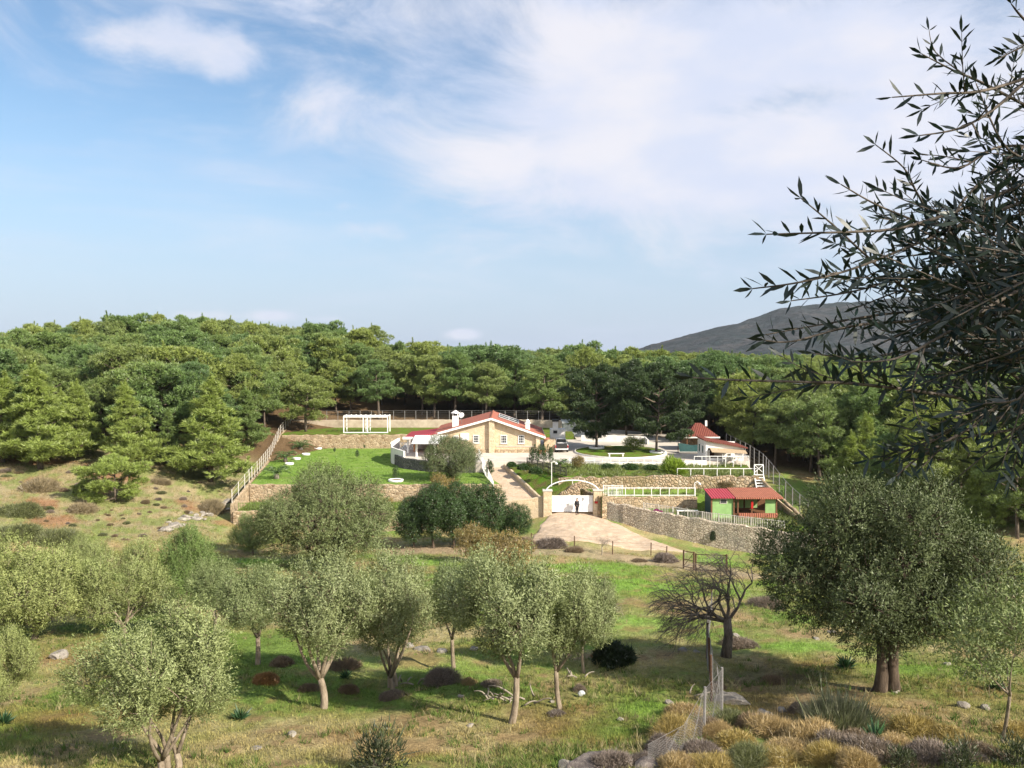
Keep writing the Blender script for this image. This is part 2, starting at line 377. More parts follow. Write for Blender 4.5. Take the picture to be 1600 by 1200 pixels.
M['offwhite'] = plain('off_white_metal', (.56, .53, .48), (.44, .41, .37), 6, .5, .05)
M['gatew'] = plain('white_gate_sheet', (.8, .79, .78), (.72, .71, .7), .8, .45, .03)
M['dark'] = plain('dark_metal', (.025, .025, .028), (.04, .035, .03), 8, .5, .1)
M['rust'] = plain('rusty_metal', (.11, .055, .03), (.06, .035, .022), 20, .85, .3)
M['wire'] = plain('galvanised_wire', (.25, .24, .23), (.16, .15, .145), 20, .6, .1)
M['wood'] = plain('brown_wood', (.16, .075, .035), (.1, .045, .02), 8, .7, .3)
M['plank'] = plain('weathered_plank', (.42, .33, .22), (.3, .22, .14), 6, .8, .3)
M['green'] = plain('green_boards', (.24, .39, .15), (.19, .32, .115), 2, .7, .1, stain=(.22, .3, .15))
M['glass'] = plain('dark_window_glass', (.03, .035, .04), (.05, .055, .06), 2, .08, 0, spec=.6)
M['tarp'] = plain('teal_tarp', (.02, .065, .06), (.015, .045, .045), 4, .6, .2)
M['lime'] = plain('lime_green_net', (.12, .2, .03), (.08, .14, .02), 8, .8, .3)
M['pot'] = plain('terracotta', (.4, .13, .06), (.3, .1, .045), 8, .8, .1)
M['orange'] = plain('orange_cloth', (.62, .3, .15), (.5, .22, .1), 6, .8, .1)
M['solar'] = plain('solar_glass', (.10, .12, .16), (.07, .085, .12), 1, .15, 0, spec=.5)
M['tin'] = plain('grey_tin_sheet', (.44, .46, .46), (.33, .35, .35), 1.5, .5, .1, stain=(.25, .26, .25))
M['black'] = plain('black_cloth', (.012, .012, .015), (.02, .02, .024), 10, .85, .2)
M['skin'] = plain('skin', (.45, .27, .19), (.4, .23, .16), 20, .6, .05)
M['hair'] = plain('dark_hair', (.015, .011, .009), (.02, .015, .012), 40, .6, .2)
M['carpaint'] = plain('silver_car_paint', (.6, .6, .6), (.52, .52, .52), 2, .3, .01, spec=.5)
M['tyre'] = plain('tyre_rubber', (.015, .015, .015), (.025, .024, .022), 20, .85, .2)
M['red'] = plain('red_plastic', (.45, .02, .02), (.35, .015, .015), 8, .4, .02)
M['rock'] = plain('pale_limestone', (.38, .345, .29), (.2, .175, .15), 5, .9, 1, .05, stain=(.14, .12, .1))
M['rockdark'] = plain('lichen_rock', (.27, .23, .2), (.11, .09, .085), 6, .95, 1, .06, stain=(.06, .04, .045))
M['pave'] = plain('pale_concrete', (.56, .51, .45), (.47, .42, .36), .7, .85, .2, .01, stain=(.4, .35, .3))
M['kerbw'] = plain('white_kerb', (.74, .71, .66), (.6, .57, .52), 2, .8, .2)
M['magenta'] = leafm('magenta_petals', (.35, .04, .18), (.3, .05, .2), .2, .2)
def roofm(name, a, b, sx, sy=0.0):
    m, nt, out = nodes(name); p = pos(nt)
    wv = nt.nodes.new('ShaderNodeTexWave'); wv.inputs['Scale'].default_value = sx; wv.bands_direction = 'Y' if sy else 'X'
    nt.links.new(p, wv.inputs['Vector']); wv.inputs['Distortion'].default_value = .4
    n = nz(nt, p, 3.0, 8, .7); c = ramp(nt, n.outputs[0], ((.3, b), (.65, a)))
    c = mixc(nt, .55, c, ramp(nt, wv.outputs[0], ((0, .55), (.6, 1.05))), 'MULTIPLY')
    bsdf(nt, out, c, .8, bumpn(nt, wv.outputs[0], .8, .06), 0, .2); return m
M['tile'] = roofm('terracotta_tiles', (.43, .16, .11), (.29, .105, .075), .9, 1)
M['tile_dark'] = roofm('dark_terracotta_tiles', (.2, .06, .042), (.12, .038, .03), 1.2)  # dark red, with tree shade over the pavilion put into the colour
M['tile_hut'] = roofm('orange_hut_tiles', (.38, .145, .09), (.24, .09, .058), 1.4)
M['redtin'] = roofm('dark_red_metal_roof', (.36, .055, .075), (.28, .04, .055), 1.1)

# sandy stone paving of the drive
def pavem():
    m, nt, out = nodes('sandy_stone_paving'); p = pos(nt)
    mp = nt.nodes.new('ShaderNodeMapping'); nt.links.new(p, mp.inputs[0]); mp.inputs['Scale'].default_value = (1, 1, .1)
    ve = nt.nodes.new('ShaderNodeTexVoronoi'); ve.feature = 'DISTANCE_TO_EDGE'; ve.inputs['Scale'].default_value = 5; nt.links.new(mp.outputs[0], ve.inputs['Vector'])
    va = nt.nodes.new('ShaderNodeTexVoronoi'); va.inputs['Scale'].default_value = 5; nt.links.new(mp.outputs[0], va.inputs['Vector'])
    sep = nt.nodes.new('ShaderNodeSeparateColor'); nt.links.new(va.outputs['Color'], sep.inputs[0])
    c = ramp(nt, sep.outputs[0], ((0, (.41, .31, .215)), (.5, (.47, .36, .26)), (1, (.50, .395, .295))))
    c = mixc(nt, ramp(nt, ve.outputs['Distance'], ((.0, .55), (.05, 0.0))), c, (.40, .29, .19))
    n = nz(nt, p, 1.2, 8); c = mixc(nt, .7, c, ramp(nt, n.outputs[0], ((.3, .66), (.7, 1.14))), 'MULTIPLY')
    bsdf(nt, out, c, .9, bumpn(nt, ve.outputs['Distance'], .4, .02), 0, .2); return m
M['sand'] = pavem()
def lawnm():
    m, nt, out = nodes('mown_lawn'); p = pos(nt)
    n = nz(nt, p, .45, 7, .65); n2 = nz(nt, p, 9, 5, .7)
    c = ramp(nt, n.outputs[0], ((.32, (.115, .2, .03)), (.5, (.16, .255, .045)), (.68, (.21, .27, .075))))
    c = mixc(nt, .8, c, ramp(nt, n2.outputs[0], ((.3, .6), (.7, 1.3))), 'MULTIPLY')
    bsdf(nt, out, c, 1, bumpn(nt, n2.outputs[0], .8, .06), 0, .05); return m
M['lawn'] = lawnm()
def bedm():
    m, nt, out = nodes('rough_garden_bed'); p = pos(nt)
    n = nz(nt, p, .8, 7, .65); n2 = nz(nt, p, 7, 5, .7)
    c = ramp(nt, n.outputs[0], ((.36, (.15, .115, .05)), (.48, (.12, .15, .03)), (.62, (.105, .21, .022))))
    c = mixc(nt, .8, c, ramp(nt, n2.outputs[0], ((.3, .55), (.7, 1.3))), 'MULTIPLY')
    bsdf(nt, out, c, 1, bumpn(nt, n2.outputs[0], 1, .1), 0, .05); return m
M['bed'] = bedm()

# ------------------------------------------------------------------ ground sheet
def segdist(x, y, pts):
    d = np.full(np.shape(x), 1e9)
    for (ax, ay), (bx, by) in zip(pts[:-1], pts[1:]):
        vx, vy = bx - ax, by - ay; t = np.clip(((x - ax) * vx + (y - ay) * vy) / (vx * vx + vy * vy), 0, 1)
        d = np.minimum(d, np.hypot(x - ax - t * vx, y - ay - t * vy))
    return d
TRACK = [tuple(G(px, py)[:2]) for px, py in ((640, 862), (760, 858), (850, 860), (950, 869), (1040, 880), (1120, 890), (1200, 900), (1330, 915), (1600, 935))]
SOIL = [(860, 1135, 70, 45), (905, 1105, 40, 25), (1300, 1110, 210, 34), (1380, 1130, 150, 26), (1250, 1040, 90, 22), (560, 1150, 130, 20), (100, 1120, 120, 40), (200, 1110, 90, 20), (690, 860, 60, 9),
        (1520, 1080, 110, 30), (80, 1030, 140, 22), (990, 1000, 40, 8), (1080, 960, 40, 6), (740, 1010, 120, 8), (950, 1165, 60, 18), (620, 1180, 90, 16)]
LUSH = [(1000, 915, 190, 46, 1.0), (900, 890, 120, 20, .9), (990, 975, 110, 30, .8), (400, 880, 60, 14, 1), (1020, 1110, 70, 34, .9), (1250, 1010, 130, 20, .9), (1420, 1050, 90, 22, .8), (1220, 935, 60, 20, .6),
        (640, 1040, 190, 30, .6), (870, 1010, 190, 26, .7), (330, 770, 60, 26, .8), (350, 820, 30, 10, 1), (660, 880, 60, 12, .9), (1120, 878, 70, 9, .8), (20, 830, 70, 12, .6)]
_dark = [(G(a, b), c, d) for a, b, c, d in ((1225, 1062, 105, 24), (1180, 1090, 60, 18), (1330, 1080, 60, 12), (660, 858, 60, 7))]  # dark soil, with the huge olive's shadow painted into the ground colour
_soil = [(G(a, b), c, d) for a, b, c, d in SOIL]; _lush = [(G(a, b), c, d, w) for a, b, c, d, w in LUSH]
def gcol(x, y):
    x = np.asarray(x, float); y = np.asarray(y, float)
    def mx(a, b, f): return a * (1 - f[:, None]) + np.array(b) * f[:, None]
    sm = lambda v, a, b: (lambda t: t * t * (3 - 2 * t))(np.clip((v - a) / (b - a), 0, 1))
    n1 = fbm(x, y, .22, 5, 1); n2 = fbm(x, y, .9, 4, 2); n3 = fbm(x, y, 3.0, 3, 3); n4 = fbm(x, y, .06, 4, 4)
    c = np.tile(np.array((.19, .188, .07)), (len(x), 1))
    c = mx(c, (.275, .235, .12), sm(n1 + .35 * (n2 - .5), .48, .66))
    c = mx(c, (.12, .175, .042), sm(1 - n1 + .4 * (n3 - .5), .5, .68))
    yy = np.maximum(y, 5.0)
    lush = np.zeros(len(x))
    for p, sx, sy, w in _lush:
        wx = sx * p.y / F; wy = sy / F * p.y * p.y / max(-p.z, 3) + .3
        lush = np.maximum(lush, w * np.exp(-(((x - p.x) / wx) ** 2 + ((y - p.y) / wy) ** 2) ** 1.4))
    c = mx(c, (.155, .245, .052), np.clip(lush * 1.15 - .5 * (n2 - .35), 0, 1))
    soil = sm(n2 + .5 * (n1 - .5), .6, .76) * .7
    for p, sx, sy in _soil:
        wx = sx * p.y / F; wy = sy / F * p.y * p.y / max(-p.z, 3) + .2
        soil = np.maximum(soil, np.exp(-(((x - p.x) / wx) ** 2 + ((y - p.y) / wy) ** 2)) * (.55 + .9 * (n2 - .3)))
    c = mx(c, (.20, .112, .055), np.clip(soil, 0, 1) * .72)
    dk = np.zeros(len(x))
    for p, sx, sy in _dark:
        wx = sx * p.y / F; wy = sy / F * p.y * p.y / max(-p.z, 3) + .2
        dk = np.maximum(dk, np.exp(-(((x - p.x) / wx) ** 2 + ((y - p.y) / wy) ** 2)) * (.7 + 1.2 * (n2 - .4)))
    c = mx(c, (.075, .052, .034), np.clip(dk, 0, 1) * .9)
    # dry hillside on the far left
    left = sm(-x, 24, 34) * sm(y, 70, 84)
    hill = np.array((.235, .195, .11))
    c = c * (1 - left[:, None]) + left[:, None] * mx(mx(np.tile(hill, (len(x), 1)), (.16, .175, .065), sm(n2, .45, .58)), (.21, .125, .07), sm(n1, .52, .66))
    # dirt track in the valley
    d = segdist(x, y, TRACK); tr = sm(-d - 1.6 * (n2 - .5), -3.1, -1.6) * (.85 + .4 * (n3 - .5))
    c = mx(c, (.27, .205, .135), np.clip(tr, 0, 1) * .9)
    # forest floor
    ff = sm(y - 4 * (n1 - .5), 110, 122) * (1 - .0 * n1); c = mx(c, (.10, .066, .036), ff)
    c *= (.92 + .68 * n3)[:, None]
    return np.clip(c, 0, 1)
def groundm():
    m, nt, out = nodes('hillside_ground'); p = pos(nt)
    a = nt.nodes.new('ShaderNodeAttribute'); a.attribute_name = 'Col'
    n = nz(nt, p, 5, 8, .75); n2 = nz(nt, p, 18, 5, .7)
    c = mixc(nt, .9, a.outputs['Color'], ramp(nt, n.outputs[0], ((.3, .5), (.7, 1.45))), 'MULTIPLY')
    c = mixc(nt, .8, c, ramp(nt, n2.outputs[0], ((.3, .65), (.7, 1.3))), 'MULTIPLY')
    bsdf(nt, out, c, 1, bumpn(nt, n.outputs[0], 1, .12), 0, .03); return m
M['ground'] = groundm()
def make_ground():
    front = np.arange(-42, 42.01, .17); back = np.arange(45, 315.01, 3.0)
    th = np.radians(np.concatenate([front, back])); nth = len(th)
    rr = np.concatenate([[.4, 1, 2, 3, 4.5, 6, 8], np.geomspace(9, 200, 300), np.geomspace(204, 3600, 80)]); nr = len(rr)
    x = np.outer(rr, np.sin(th)).ravel(); y = np.outer(rr, np.cos(th)).ravel(); z = hgt(x, y)
    V = np.stack([x, y, z], 1).astype(np.float32); V = np.vstack([V, [[0, 0, H(0, 0)]]]).astype(np.float32)
    i = np.arange(nr - 1)[:, None] * nth; j = np.arange(nth)[None, :]; j2 = (j + 1) % nth
    q = np.stack([i + j, i + nth + j, i + nth + j2, i + j2], -1).reshape(-1, 4)
    tri = np.stack([np.full(nth, nr * nth), np.arange(nth), (np.arange(nth) + 1) % nth], 1)
    me = bpy.data.meshes.new('ground'); me.vertices.add(len(V)); me.vertices.foreach_set('co', V.ravel())
    li = np.concatenate([q.ravel(), tri.ravel()]).astype(np.int32); me.loops.add(len(li)); me.loops.foreach_set('vertex_index', li)
    ls = np.concatenate([np.arange(0, len(q) * 4, 4), len(q) * 4 + np.arange(0, len(tri) * 3, 3)]).astype(np.int32)
    me.polygons.add(len(ls)); me.polygons.foreach_set('loop_start', ls); me.update(calc_edges=True)
    me.polygons.foreach_set('use_smooth', np.ones(len(ls), dtype=bool))
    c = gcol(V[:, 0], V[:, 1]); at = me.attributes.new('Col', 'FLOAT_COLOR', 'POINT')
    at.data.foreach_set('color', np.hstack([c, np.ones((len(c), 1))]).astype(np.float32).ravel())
    if me.polygons[0].normal.z < 0: me.flip_normals()
    tag(link('ground', me, M['ground']), kind='structure')
make_ground()

def make_grass():
    """short rough grass: small blades over the near slope"""
    rs = np.random.RandomState(3); n = 330000
    D = np.exp(rs.uniform(np.log(17), np.log(118), n)); u = rs.uniform(-.72, .72, n); x = u * D
    keep = (fbm(x, D, .9, 4, 2) + .5 * (fbm(x, D, .22, 5, 1) - .5) < .66) & (segdist(x, D, TRACK) > 1.8) & ((D < 78) | ((x < -33 - (D - 92) * .16) & (D < 110)) | ((D < 91) & (x < 0)))
    dens = fbm(x, D, .5, 3, 8); keep &= dens > rs.uniform(.2, .55, n)
    x = x[keep]; D = D[keep]; n = len(x); z = hgt(x, D)
    c = gcol(x, D); c = np.clip(c * np.array((1.12, 1.12, 1.0)) * rs.uniform(.75, 1.35, (n, 1)), 0, 1)
    B = np.stack([x, D, z - .02], 1); nb = 4
    B = np.repeat(B, nb, 0) + np.concatenate([rs.normal(0, .07, (n * nb, 2)), np.zeros((n * nb, 1))], 1)
    far = np.repeat(np.clip(D / 40, .9, 2.2), nb); hgt_ = rs.uniform(.03, .10, n * nb) * np.repeat(.5 + rs.uniform(0, 1.0, n) ** 2 * 1.5, nb) * far; a = rs.uniform(0, 2 * np.pi, n * nb); lean = rs.uniform(0, .9, n * nb)
    T = B + np.stack([np.cos(a) * lean * hgt_, np.sin(a) * lean * hgt_, hgt_], 1)
    b = rs.uniform(0, np.pi, n * nb); sx = np.stack([np.cos(b), np.sin(b), 0 * b], 1) * rs.uniform(.007, .017, (n * nb, 1)) * far[:, None]
    V = np.stack([B - sx, B + sx, T], 1).reshape(-1, 3)
    me = fast_mesh('grass', V, 3); at = me.attributes.new('Col', 'FLOAT_COLOR', 'POINT')
    cc = np.repeat(c, nb * 3, 0); at.data.foreach_set('color', np.hstack([cc, np.ones((len(cc), 1))]).astype(np.float32).ravel())
    m, nt, out = nodes('grass_blades'); an = nt.nodes.new('ShaderNodeAttribute'); an.attribute_name = 'Col'
    d = nt.nodes.new('ShaderNodeBsdfDiffuse'); t = nt.nodes.new('ShaderNodeBsdfTranslucent'); ms = nt.nodes.new('ShaderNodeMixShader'); ms.inputs[0].default_value = .35
    nt.links.new(an.outputs['Color'], d.inputs[0]); nt.links.new(an.outputs['Color'], t.inputs[0]); nt.links.new(d.outputs[0], ms.inputs[1]); nt.links.new(t.outputs[0], ms.inputs[2]); nt.links.new(ms.outputs[0], out.inputs[0])
    tag(link('grass', me, m), kind='stuff')
make_grass()
def make_tufts():
    """taller weeds and dry stems in patches over the near field"""
    rs = np.random.RandomState(8); n = 26000; D = np.exp(rs.uniform(np.log(17.2), np.log(75), n)); x = rs.uniform(-.7, .7, n) * D
    k = (fbm(x, D, .45, 4, 31) > rs.uniform(.5, .68, n)) & (segdist(x, D, TRACK) > 1.6) & (D < 76); x = x[k]; D = D[k]; n = len(x); z = hgt(x, D); nb = 9
    B = np.repeat(np.stack([x, D, z - .02], 1), nb, 0) + rs.normal(0, .05, (n * nb, 3)) * np.array((1, 1, 0)); h_ = np.repeat(rs.uniform(.06, .26, n), nb) * rs.uniform(.6, 1.2, n * nb)
    dr = rs.normal(0, .5, (n * nb, 3)); dr[:, 2] = 1; T = B + dr * h_[:, None]; a = rs.uniform(0, 3.14, n * nb); s_ = np.stack([np.cos(a), np.sin(a), 0 * a], 1) * rs.uniform(.006, .022, (n * nb, 1))
    me = fast_mesh('field_weeds', np.stack([B - s_, B + s_, T], 1), 3); pal = np.array(((.09, .15, .035), (.13, .18, .05), (.30, .26, .14), (.16, .19, .06))); c = np.repeat(pal[rs.randint(0, 4, n)] * rs.uniform(.7, 1.3, (n, 1)), nb * 3, 0)
    at = me.attributes.new('Col', 'FLOAT_COLOR', 'POINT'); at.data.foreach_set('color', np.hstack([c, np.ones((len(c), 1))]).astype(np.float32).ravel())
    tag(link('field_weeds', me, bpy.data.materials['grass_blades']), kind='stuff')
make_tufts()

def make_mountain():
    px = np.array([960, 1005, 1060, 1100, 1150, 1190, 1215, 1240, 1300, 1400, 1500, 1600, 1800, 2200], float)
    py = np.array([553, 543, 528, 517, 505, 492, 484, 479, 474, 465, 455, 448, 440, 470], float)
    D0 = 1900.0; X = (px - 800) / F * D0; Z = (545 - py) / F * D0
    xs = np.linspace(180, 2100, 420); ys = np.linspace(1150, 2700, 170)
    gx, gy = np.meshgrid(xs, ys); rz = np.interp(gx - .12 * (gy - D0), X, Z)
    t = (gy - D0); prof = np.where(t < 0, np.clip(1 + t / 720, 0, 1) ** .9, np.clip(1 - t / 750, 0, 1))
    rid = np.abs(fbm(gx, gy * .55, .006, 5, 21) - .5) * 2
    z = -26 + (rz + 26) * prof * (1 - .34 * rid * (1 - prof ** 3)) + (fbm(gx, gy, .035, 4, 22) - .5) * 10 * np.clip(prof * 2, 0, 1)
    V = np.stack([gx, gy, z], -1).reshape(-1, 3).astype(np.float32); nx = len(xs)
    i = np.arange(len(ys) - 1)[:, None] * nx + np.arange(nx - 1)[None]
    q = np.stack([i, i + 1, i + nx + 1, i + nx], -1).reshape(-1, 4)
    me = bpy.data.meshes.new('mountain'); me.from_pydata(V.tolist(), [], q.tolist())
    for p in me.polygons: p.use_smooth = True
    m, nt, out = nodes('scrub_mountain'); p = pos(nt)
    n = nz(nt, p, .012, 8, .65); n2 = nz(nt, p, .07, 6, .7)
    c = ramp(nt, n.outputs[0], ((.36, (.026, .036, .038)), (.5, (.042, .047, .05)), (.66, (.068, .064, .064))))  # dark scrub, with cloud shade and distance blue put into its colour
    c = mixc(nt, .9, c, ramp(nt, n2.outputs[0], ((.35, .5), (.65, 1.4))), 'MULTIPLY')
    bsdf(nt, out, c, 1, bumpn(nt, n2.outputs[0], .9, 8), 0, .02)
    tag(link('mountain', me, m), kind='structure')
make_mountain()

# ------------------------------------------------------------------ estate: terraces, yard, drive
def slab(name, poly, z0, z1, mat): return tag(MB().prism(poly, z0, z1).build(name, mat, None), kind='structure')
ZL, ZP, ZT2, ZT15, ZT1 = -16.0, -14.6, -14.9, -16.25, -17.6
slab('lawn', [(-30.9, 98.1), (-1.4, 98.1), (-3.9, 108), (-11, 112), (-16, 117.4), (-16.2, 134), (-37.1, 134), (-35.0, 122), (-32.6, 108)], -21.5, ZL, M['lawn'])
slab('upper_lawn', [(-37.2, 134.4), (10, 134.4), (10, 146), (-38.4, 146)], -18, -13.8, M['bed'])
slab('lower_terrace', [(-30.7, 92.3), (-1.6, 92.3), (-1.6, 97.6), (-30.7, 97.6)], -21.5, -18.05, M['bed'])
slab('yard', [(-16.4, 117), (-14.4, 111.4), (-11, 108.6), (-4.6, 107.7), (8, 107.7), (12, 106.6), (20, 106.4), (31, 108.2), (35, 128), (30, 140), (17, 152), (10.4, 152), (10.4, 134), (-16.4, 133.8)], -19, ZP, M['pave'])
slab('garden_terrace', [(6.2, 96.7), (28.6, 96.7), (30.2, 107.0), (20, 106.2), (12, 106.4), (8, 107.5), (1.2, 107.5)], -20, ZT2, M['bed'])
slab('strip_terrace', [(9.9, 91.3), (20.4, 91.3), (28.8, 91.3), (29, 96.2), (7.8, 96.2)], -20, ZT15, M['lawn'])
slab('hut_terrace', [(10.6, 91.1), (17.6, 87.1), (26.8, 82.6), (30.2, 81.2), (29.3, 91.1)], -21, [-17.4, -17.75, -18.1, -18.1, ZT1], M['bed'])
slab('gate_court', [(3.2, 92.4), (9.6, 92.4), (7.6, 96.3), (3.2, 96.3)], -20, -17.95, M['sand'])

def patch(name, a, b, c, d, nu, nv, mat, dz=.04, zf=None):
    """sheet between edge a-b (far) and d-c (near)"""
    vs = []; fs = []
    for j in range(nv + 1):
        for i in range(nu + 1):
            u, v = i / nu, j / nv; p = (Vector(a) * (1 - u) + Vector(b) * u) * (1 - v) + (Vector(d) * (1 - u) + Vector(c) * u) * v
            w = math.sin(u * 7.1) * .25 * v; e_ = (1 if i in (0, nu) else 0) or (j == nu); p.x += e_ * (float(fbm(p.x * 1.0, p.y, .9, 4, 6)) - .5) * 1.1; w += (j == nu) * (float(fbm(p.x, p.y, .8, 4, 7)) - .5) * 1.3
            vs.append((p.x, p.y + w, p.z))
    P = np.array(vs)
    if zf is None: P[:, 2] = hgt(P[:, 0], P[:, 1]) + dz
    for j in range(nv + 1):
        for i in range(nu + 1):
            if i in (0, nu) or j == nv: P[j * (nu + 1) + i, 2] -= .16
            elif i in (1, nu - 1) or j == nv - 1: P[j * (nu + 1) + i, 2] -= .04
    fs = [(j * (nu + 1) + i, j * (nu + 1) + i + 1, (j + 1) * (nu + 1) + i + 1, (j + 1) * (nu + 1) + i) for j in range(nv) for i in range(nu)]
    o = MB().add([tuple(p) for p in P], fs).build(name, mat, None, smooth=True); return tag(o, kind='structure')
patch('forecourt', (4.2, 92.3, 0), (9.4, 92.3, 0), (17.3, 79.6, 0), (1.3, 81.2, 0), 60, 50, M['sand'], .08)
# ramp from the gate court up to the yard
def ramp_z(y): return -17.5 + (y - 95) / 17.0 * 2.85
def ramp_xl(y): return -1.3 + (y - 93) / 19 * (-3.2)
def ramp_xr(y): return 3.4 + (y - 94) / 18 * (-6.0)
vs = []; n = 24
for i in range(n + 1):
    y = 92.6 + 19.4 * i / n
    vs += [(ramp_xl(y), y, ramp_z(y) + .03), (ramp_xr(y), y, ramp_z(y) + .03), (ramp_xl(y), y, -20), (ramp_xr(y), y, -20)]
fs = [f for i in range(n) for f in ((4 * i, 4 * i + 1, 4 * i + 5, 4 * i + 4), (4 * i + 2, 4 * i, 4 * i + 4, 4 * i + 6), (4 * i + 1, 4 * i + 3, 4 * i + 7, 4 * i + 5))] + [(0, 2, 3, 1)]
tag(MB().add(vs, fs).build('driveway', M['sand'], None), kind='structure')
# sloping bed between the ramp and the garden terrace
bv = []; bn = 16
for i in range(bn + 1):
    y = 94.2 + (107.6 - 94.2) * i / bn; xl = ramp_xr(y) + .3; xr = 6.4 + (y - 96.7) / 10.8 * -5.0
    for j in range(6):
        u = j / 5; bv.append((xl + (xr - xl) * u, y, (ramp_z(y) + .25) * (1 - u) + (ZT2 - .06) * u + (0 if j in (0, 5) else random.uniform(-.08, .08))))
    bv += [(xr, y, -20)]
tag(MB().add(bv, [(i * 7 + j, i * 7 + j + 1, i * 7 + j + 8, i * 7 + j + 7) for i in range(bn) for j in range(6)] + [(0, 1, 2, 3, 4, 5, 6)]).build('ramp_bed', M['bed'], None, True), kind='structure')
# island lawn in the yard
isl = [(15.3 + 6.4 * math.cos(t), 117.4 + 7.0 * math.sin(t)) for t in [2 * math.pi * i / 40 for i in range(40)]]
slab('island_lawn', isl, ZP - .2, ZP + .14, M['bed'])

def weeds(name, poly, z, n, hh, seed, mat='weeds'):
    """ragged low growth on a terrace"""
    rs = np.random.RandomState(seed); P = np.array(poly); lo, hi = P.min(0), P.max(0); q = rs.uniform(lo, hi, (n, 2)); ins = np.zeros(n, bool); j = len(P) - 1
    for i in range(len(P)):
        c = (P[i, 1] > q[:, 1]) != (P[j, 1] > q[:, 1]); xx = (P[j, 0] - P[i, 0]) * (q[:, 1] - P[i, 1]) / (P[j, 1] - P[i, 1] + 1e-9) + P[i, 0]; ins ^= c & (q[:, 0] < xx); j = i
    d = fbm(q[:, 0], q[:, 1], .7, 4, seed); q = q[ins & (d > rs.uniform(.36, .62, n))]; n = len(q); nb = 5; B = np.repeat(np.hstack([q, np.full((n, 1), z)]), nb, 0) + rs.normal(0, .07, (n * nb, 3)) * np.array((1, 1, 0))
    h_ = rs.uniform(.4, 1, n * nb) * hh * np.repeat(.3 + rs.rand(n) ** 2 * 1.4, nb); dr = rs.normal(0, .45, (n * nb, 3)); dr[:, 2] = 1; T = B + dr * h_[:, None]; a = rs.uniform(0, 3.14, n * nb); s_ = np.stack([np.cos(a), np.sin(a), 0 * a], 1) * .035
    tag(link(name, fast_mesh(name, np.stack([B - s_, B + s_, T], 1), 3), M[mat]), kind='stuff')
M['weeds'] = leafm('weed_leaves', (.14, .18, .045), (.17, .2, .06), .5, .3)
M['turf'] = leafm('lawn_blades', (.15, .245, .042), (.165, .26, .05), .3, .3)
weeds('weeds', [(6.4, 96.9), (28.4, 96.9), (29.8, 106.4), (20, 105.8), (12, 106.0), (8, 107.2), (1.4, 107.2)], ZT2, 16000, .4, 1)
weeds('lawn_grass', [(-30.6, 98.4), (-1.8, 98.4), (-4, 107.6), (-11.2, 111.6), (-16.4, 117), (-16.5, 133.6), (-36.6, 133.6), (-34.6, 122), (-32.3, 108)], ZL, 26000, .1, 5, 'turf')
weeds('ground_cover', [(10.4, 91.5), (28.6, 91.5), (28.6, 96), (8.2, 96)], ZT15, 4000, .2, 2)
weeds('wild_grass', [(12.5, 90.6), (18, 87.3), (26.1, 83.2), (29.3, 82.2), (29.2, 90.8)], -17.7, 8000, .3, 3)
weeds('verge_grass', [(-30.5, 92.5), (-1.8, 92.5), (-1.8, 97.4), (-30.5, 97.4)], -18.05, 7000, .4, 4)

# walls -----------------------------------------------------------
def wall(name, pts, zt, zb, th, mat, label, cat='wall', rough=.08, step=.5, kids=None):
    """stone wall along a plan line, with an uneven top"""
    rs = np.random.RandomState(len(label)); P = []; cum = 0
    for k, ((ax, ay), (bx, by)) in enumerate(zip(pts[:-1], pts[1:])):
        L = math.hypot(bx - ax, by - ay); m = max(1, int(L / step))
        for i in range(m + (k == len(pts) - 2)):
            t = i / m; P.append((ax + (bx - ax) * t, ay + (by - ay) * t, zt[k] + (zt[k + 1] - zt[k]) * t, zb[k] + (zb[k + 1] - zb[k]) * t))
    mb = MB(); vs = []; n = len(P)
    for i, (x, y, a, b) in enumerate(P):
        p0 = P[max(i - 1, 0)]; p1 = P[min(i + 1, n - 1)]; dx, dy = p1[0] - p0[0], p1[1] - p0[1]; l = math.hypot(dx, dy); nx, ny = -dy / l * th / 2, dx / l * th / 2
        j = rs.uniform(-rough, rough); j2 = rs.uniform(-rough, rough) * .6; e = .06
        vs += [(x - nx * 1.15 + j2 * .5, y - ny * 1.15, b), (x - nx, y - ny + j2 * .4, a + j - e), (x - nx * .6, y - ny * .6, a + j), (x + nx * .6, y + ny * .6, a + j), (x + nx, y + ny, a + j - e), (x + nx, y + ny, b)]
    fs = [(6 * i + k, 6 * i + (k + 1) % 6, 6 * i + 6 + (k + 1) % 6, 6 * i + 6 + k) for i in range(n - 1) for k in range(6)] + [tuple(range(5, -1, -1)), tuple(range(6 * n - 6, 6 * n))]
    return tag(mb.add(vs, fs).build(name, mat, None), label, cat)
ST = 'retaining_wall'
wall(ST, [(-30.9, 97.9), (-1.2, 97.9)], [ZL + .05, ZL + .05], [-20.5, -20.5], .4, M['stone_tan'], 'long tan stone retaining wall below the front edge of the left lawn')
wall(ST, [(-30.9, 92.1), (-1.4, 92.1)], [-18, -18], [-22, -22], .4, M['stone_tan'], 'lowest tan stone wall standing behind the dark round trees', rough=.1)
wall(ST, [(-37.0, 133.9), (-13, 133.9)], [-13.85, -13.75], [-17, -17], .45, M['stone_tan'], 'stone wall at the back of the bright lawn under the white pergola', rough=.1)
wall('boundary_wall', [(-38.4, 146.2), (-20, 146.2), (0, 146.2), (12, 145.4), (17, 152)], [-12.5, -12.45, -12.4, -12.5, -12.9], [-18] * 5, .35, M['render_wall'], 'long beige rendered boundary wall below the forest behind the house', rough=.03)
wall('boundary_wall', [(-31.15, 92.2), (-31.15, 98), (-32.8, 108), (-35.3, 122), (-37.4, 134), (-38.5, 146)], [-17.2, -15.9, -15.85, -15.6, -14.0, -12.7], [-22] * 6, .3, M['stone_tan'], 'pale boundary wall climbing along the left side of the lawn', rough=.04)
